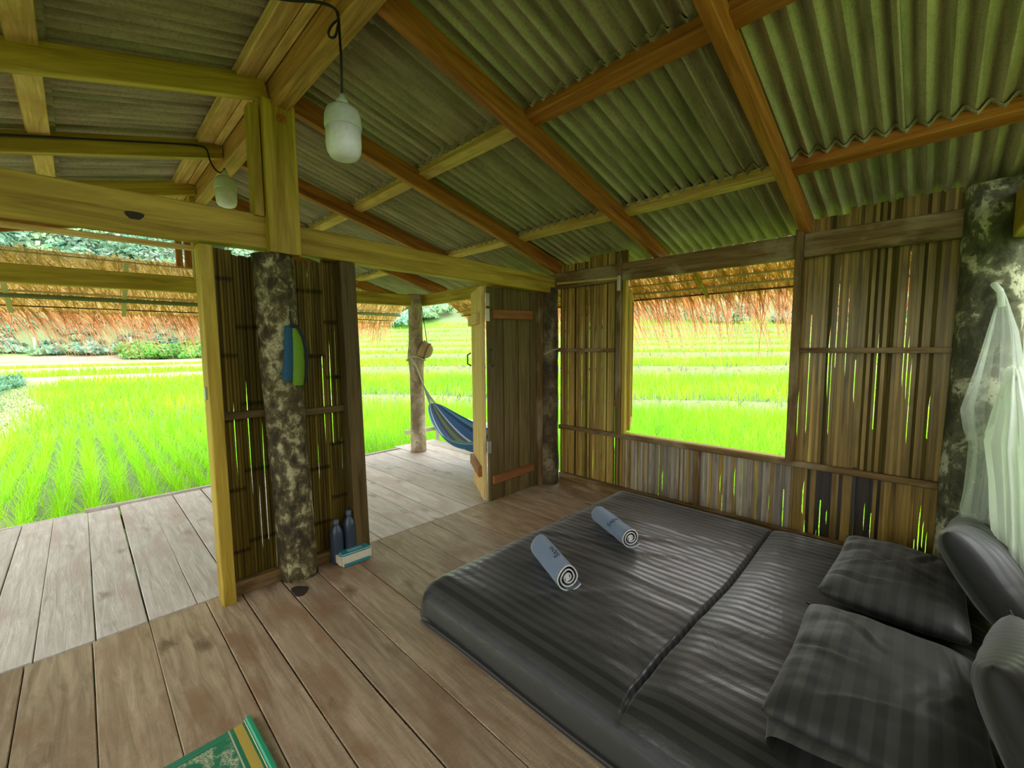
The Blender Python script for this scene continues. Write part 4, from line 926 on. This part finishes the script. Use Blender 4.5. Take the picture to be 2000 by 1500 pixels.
# ------------------------------------------------------------------ veranda: hammock, hat, bench
HM, t, b = newmat('striped_hammock_cloth'); tcn = t.nodes.new('ShaderNodeTexCoord'); sp = t.nodes.new('ShaderNodeSeparateXYZ'); t.links.new(tcn.outputs['UV'], sp.inputs[0])
cr_ = t.nodes.new('ShaderNodeValToRGB'); cr_.color_ramp.interpolation = 'CONSTANT'; e = cr_.color_ramp.elements
cl = [(0, (.25, .40, .42)), (.06, (.03, .13, .26)), (.2, (.40, .48, .50)), (.24, (.02, .07, .18)), (.36, (.02, .03, .06)), (.44, (.10, .16, .06)), (.52, (.03, .05, .07)), (.6, (.36, .44, .46)), (.64, (.03, .11, .25)), (.78, (.02, .05, .13)), (.88, (.10, .30, .42)), (.95, (.03, .09, .2))]
while len(e) < len(cl): e.new(.5)
for i, (p, c_) in enumerate(cl): e[i].position = p; e[i].color = (*c_, 1)
t.links.new(sp.outputs['Y'], cr_.inputs[0]); t.links.new(cr_.outputs[0], b.inputs['Base Color']); b.inputs['Roughness'].default_value = .85
hm = empty('hammock', (-.15, 1.2, .2), label='blue striped hammock slung from the veranda corner post', cat='hammock')
def hpath(tt):    # spine of the cloth
    y = 1.93-tt*1.62; x = -.185+.10*tt; z = .69*(1-tt)**1.0+.55*tt-1.72*tt*(1-tt); return Vector((x, y, z))
NU, NV = 40, 18; vs = []; fs = []; uv = []
for i in range(NU+1):
    tt = i/NU; p = hpath(tt); hw = .05+.30*math.sin(pi*min(max(tt, 0), 1))**.7; dp = .24*math.sin(pi*tt)**.8
    for j in range(NV+1):
        u = -1+2*j/NV
        vs.append((p.x+hw*math.sin(u*1.25)/.95, p.y, p.z+dp*(1-math.cos(u*1.25))*1.05+.012*math.sin(u*14+tt*3)*math.sin(pi*tt))); uv.append((tt, j/NV))
q = len(vs); vs += [(v[0], v[1], v[2]-.004) for v in vs]; uv += uv
for i in range(NU):
    for j in range(NV): a_ = i*(NV+1)+j; fs += [(a_, a_+NV+1, a_+NV+2, a_+1), (q+a_, q+a_+1, q+a_+NV+2, q+a_+NV+1)]
for i in range(NU):
    for j in (0, NV): a_ = i*(NV+1)+j; fs.append((a_, a_+NV+1, q+a_+NV+1, q+a_))
ho = mesh('hammock_cloth', vs, fs, HM, hm, True); ul = ho.data.uv_layers.new(name='UVMap')
for lp in ho.data.loops: ul.data[lp.index].uv = uv[lp.vertex_index]
apex = Vector((-.205, 2.12, .95)); CORD = plain('grey_cord', (.35, .38, .33), .8)
for j in range(0, NV+1, 2): tube('clew_cord', [vs[j], tuple((Vector(vs[j])+apex)/2+Vector((0, 0, -.015))), tuple(apex)], .004, CORD, hm, 5)
tube('hanging_rope', [tuple(apex), (-.24, 2.125, 1.05), (-.30, 2.135, 1.22), (-.335, 2.16, 1.29)], .012, TWINE, hm, 7)
ex = Vector((-.06, .10, .98))
for j in range(0, NV+1, 3): tube('clew_cord', [vs[NU*(NV+1)+j], tuple(ex)], .004, CORD, hm, 5)
tag(tube('twine', [(-.225+.125*math.cos(a), 2.23+.125*math.sin(a), 1.29+.03*math.sin(a*2)) for a in np.linspace(0, 2*pi, 20, endpoint=False)], .01, TWINE, None, 6, cyclic=True), 'pale rope wound around the veranda corner post', 'rope')
HAT = plain('woven_straw', (.42, .30, .13), .75, bs=.6, bscale=120); 
hat = empty('straw_hat', (-.15, 2.09, 1.40), label='woven straw hat hanging on the veranda corner post', cat='hat')
vs = []; fs = []; pr = [(.012, .10), (.05, .095), (.085, .07), (.105, .03), (.115, -.02), (.125, -.06), (.118, -.062), (.10, .02), (.06, .08), (.01, .09)]; n = 26
axd = Vector((.55, -.55, -.35)).normalized(); s1 = axd.orthogonal().normalized(); s2 = axd.cross(s1)
for r, h in pr:
    for k in range(n): a_ = 2*pi*k/n; p = Vector((-.155, 2.11, 1.40))+axd*h+(s1*math.cos(a_)+s2*math.sin(a_))*r; vs.append(tuple(p))
for i in range(len(pr)-1):
    for k in range(n): fs.append((i*n+k, i*n+(k+1) % n, (i+1)*n+(k+1) % n, (i+1)*n+k))
mesh('hat_body', vs, fs, HAT, hat, True)
tube('hat_band', [tuple(Vector((-.155, 2.11, 1.40))+axd*.03+(s1*math.cos(a_)+s2*math.sin(a_))*.107) for a_ in np.linspace(0, 2*pi, 26, endpoint=False)], .009, plain('brown_band', (.14, .09, .04), .8), hat, 6, cyclic=True)
tube('chin_strap', [(-.13, 2.10, 1.50), (-.15, 2.12, 1.75), (-.175, 2.14, 1.97)], .005, NAVY, hat, 6)
be = empty('bench', (.45, 1.7, 0), label='low grey plank bench along the outer edge of the veranda deck', cat='bench')
bar('seat_plank', (.50, 2.70, .30), (.40, .5, .30), .17, .03, W_DECK, be); bar('seat_plank', (.69, 2.70, .30), (.60, .5, .30), .17, .03, W_DECK, be)
bar('front_rail', (-.12, 2.745, .17), (.45, 2.70, .17), .03, .06, W_DECK, be)
for x, y in ((.40, 2.66), (.68, 2.66), (.34, 1.4), (.62, 1.4), (.31, .6)): bar('leg', (x, y, 0.0 if x < .42 else -.5), (x, y, .285), .045, .045, W_DECK, be, up=(0, 1, 0))

# ------------------------------------------------------------------ mosquito net bundled on the corner log
def net_mat(name, col, alpha):
    m, t, b = newmat(name); b.inputs['Base Color'].default_value = (*col, 1); b.inputs['Roughness'].default_value = .9
    n = tnoise(t, coords(t, (1, 1, 1), False), 40, 3); c = mixc(t, tuple(x*.9 for x in col), col, n); t.links.new(c, b.inputs['Base Color'])
    tl = t.nodes.new('ShaderNodeBsdfTranslucent'); t.links.new(c, tl.inputs[0]); m1 = t.nodes.new('ShaderNodeMixShader'); m1.inputs[0].default_value = .45; t.links.new(b.outputs[0], m1.inputs[1]); t.links.new(tl.outputs[0], m1.inputs[2])
    tr = t.nodes.new('ShaderNodeBsdfTransparent'); m2 = t.nodes.new('ShaderNodeMixShader'); m2.inputs[0].default_value = alpha; t.links.new(tr.outputs[0], m2.inputs[1]); t.links.new(m1.outputs[0], m2.inputs[2]); t.links.new(m2.outputs[0], t.nodes['Material Output'].inputs[0]); return m
NET1 = net_mat('sheer_net', (.80, .84, .76), .30); NET2 = net_mat('gathered_net', (.84, .90, .78), .85)
nr_ = empty('mosquito_net', (-.22, -2.97, 1.68), label='gathered white mosquito net hanging from the blotchy corner log', cat='mosquito net')
def drape(name, spine, mat, folds, n=48, seed_=0):
    vs = []; fs = []
    for i, (x, y, z, rx, ry) in enumerate(spine):
        for k in range(n):
            a_ = 2*pi*k/n; f = 1+.16*math.sin(a_*folds+seed_+i*.25)+.08*math.sin(a_*folds*2.3+i*.6)
            vs.append((x+rx*f*math.cos(a_), y+ry*f*math.sin(a_), z+.006*math.sin(a_*5+i)))
    for i in range(len(spine)-1):
        for k in range(n): fs.append((i*n+k, i*n+(k+1) % n, (i+1)*n+(k+1) % n, (i+1)*n+k))
    return mesh(name, vs, fs, mat, nr_, True)
drape('sheer_drape', [(-.21, -3.045, 1.70, .008, .006), (-.21, -3.05, 1.66, .018, .014), (-.23, -3.06, 1.5, .07, .045), (-.25, -3.06, 1.3, .12, .075), (-.27, -3.055, 1.1, .15, .10), (-.28, -3.06, 1.0, .14, .09), (-.29, -3.065, .92, .12, .075), (-.30, -3.065, .75, .13, .08), (-.30, -3.06, .58, .14, .085), (-.30, -3.06, .50, .145, .085)], NET1, 9)
drape('gathered_bundle', [(-.32, -3.10, 1.32, .03, .02), (-.35, -3.105, 1.22, .07, .04), (-.38, -3.11, 1.1, .16, .065), (-.42, -3.11, .98, .22, .085), (-.46, -3.12, .8, .24, .075), (-.50, -3.13, .62, .24, .07), (-.54, -3.14, .45, .25, .06), (-.57, -3.15, .3, .26, .05)], NET2, 11, seed_=2)
tube('hanging_knot', [(-.15, -3.02, 1.74), (-.20, -3.04, 1.70), (-.21, -3.045, 1.66), (-.215, -3.05, 1.62)], .014, NET2, nr_, 8)
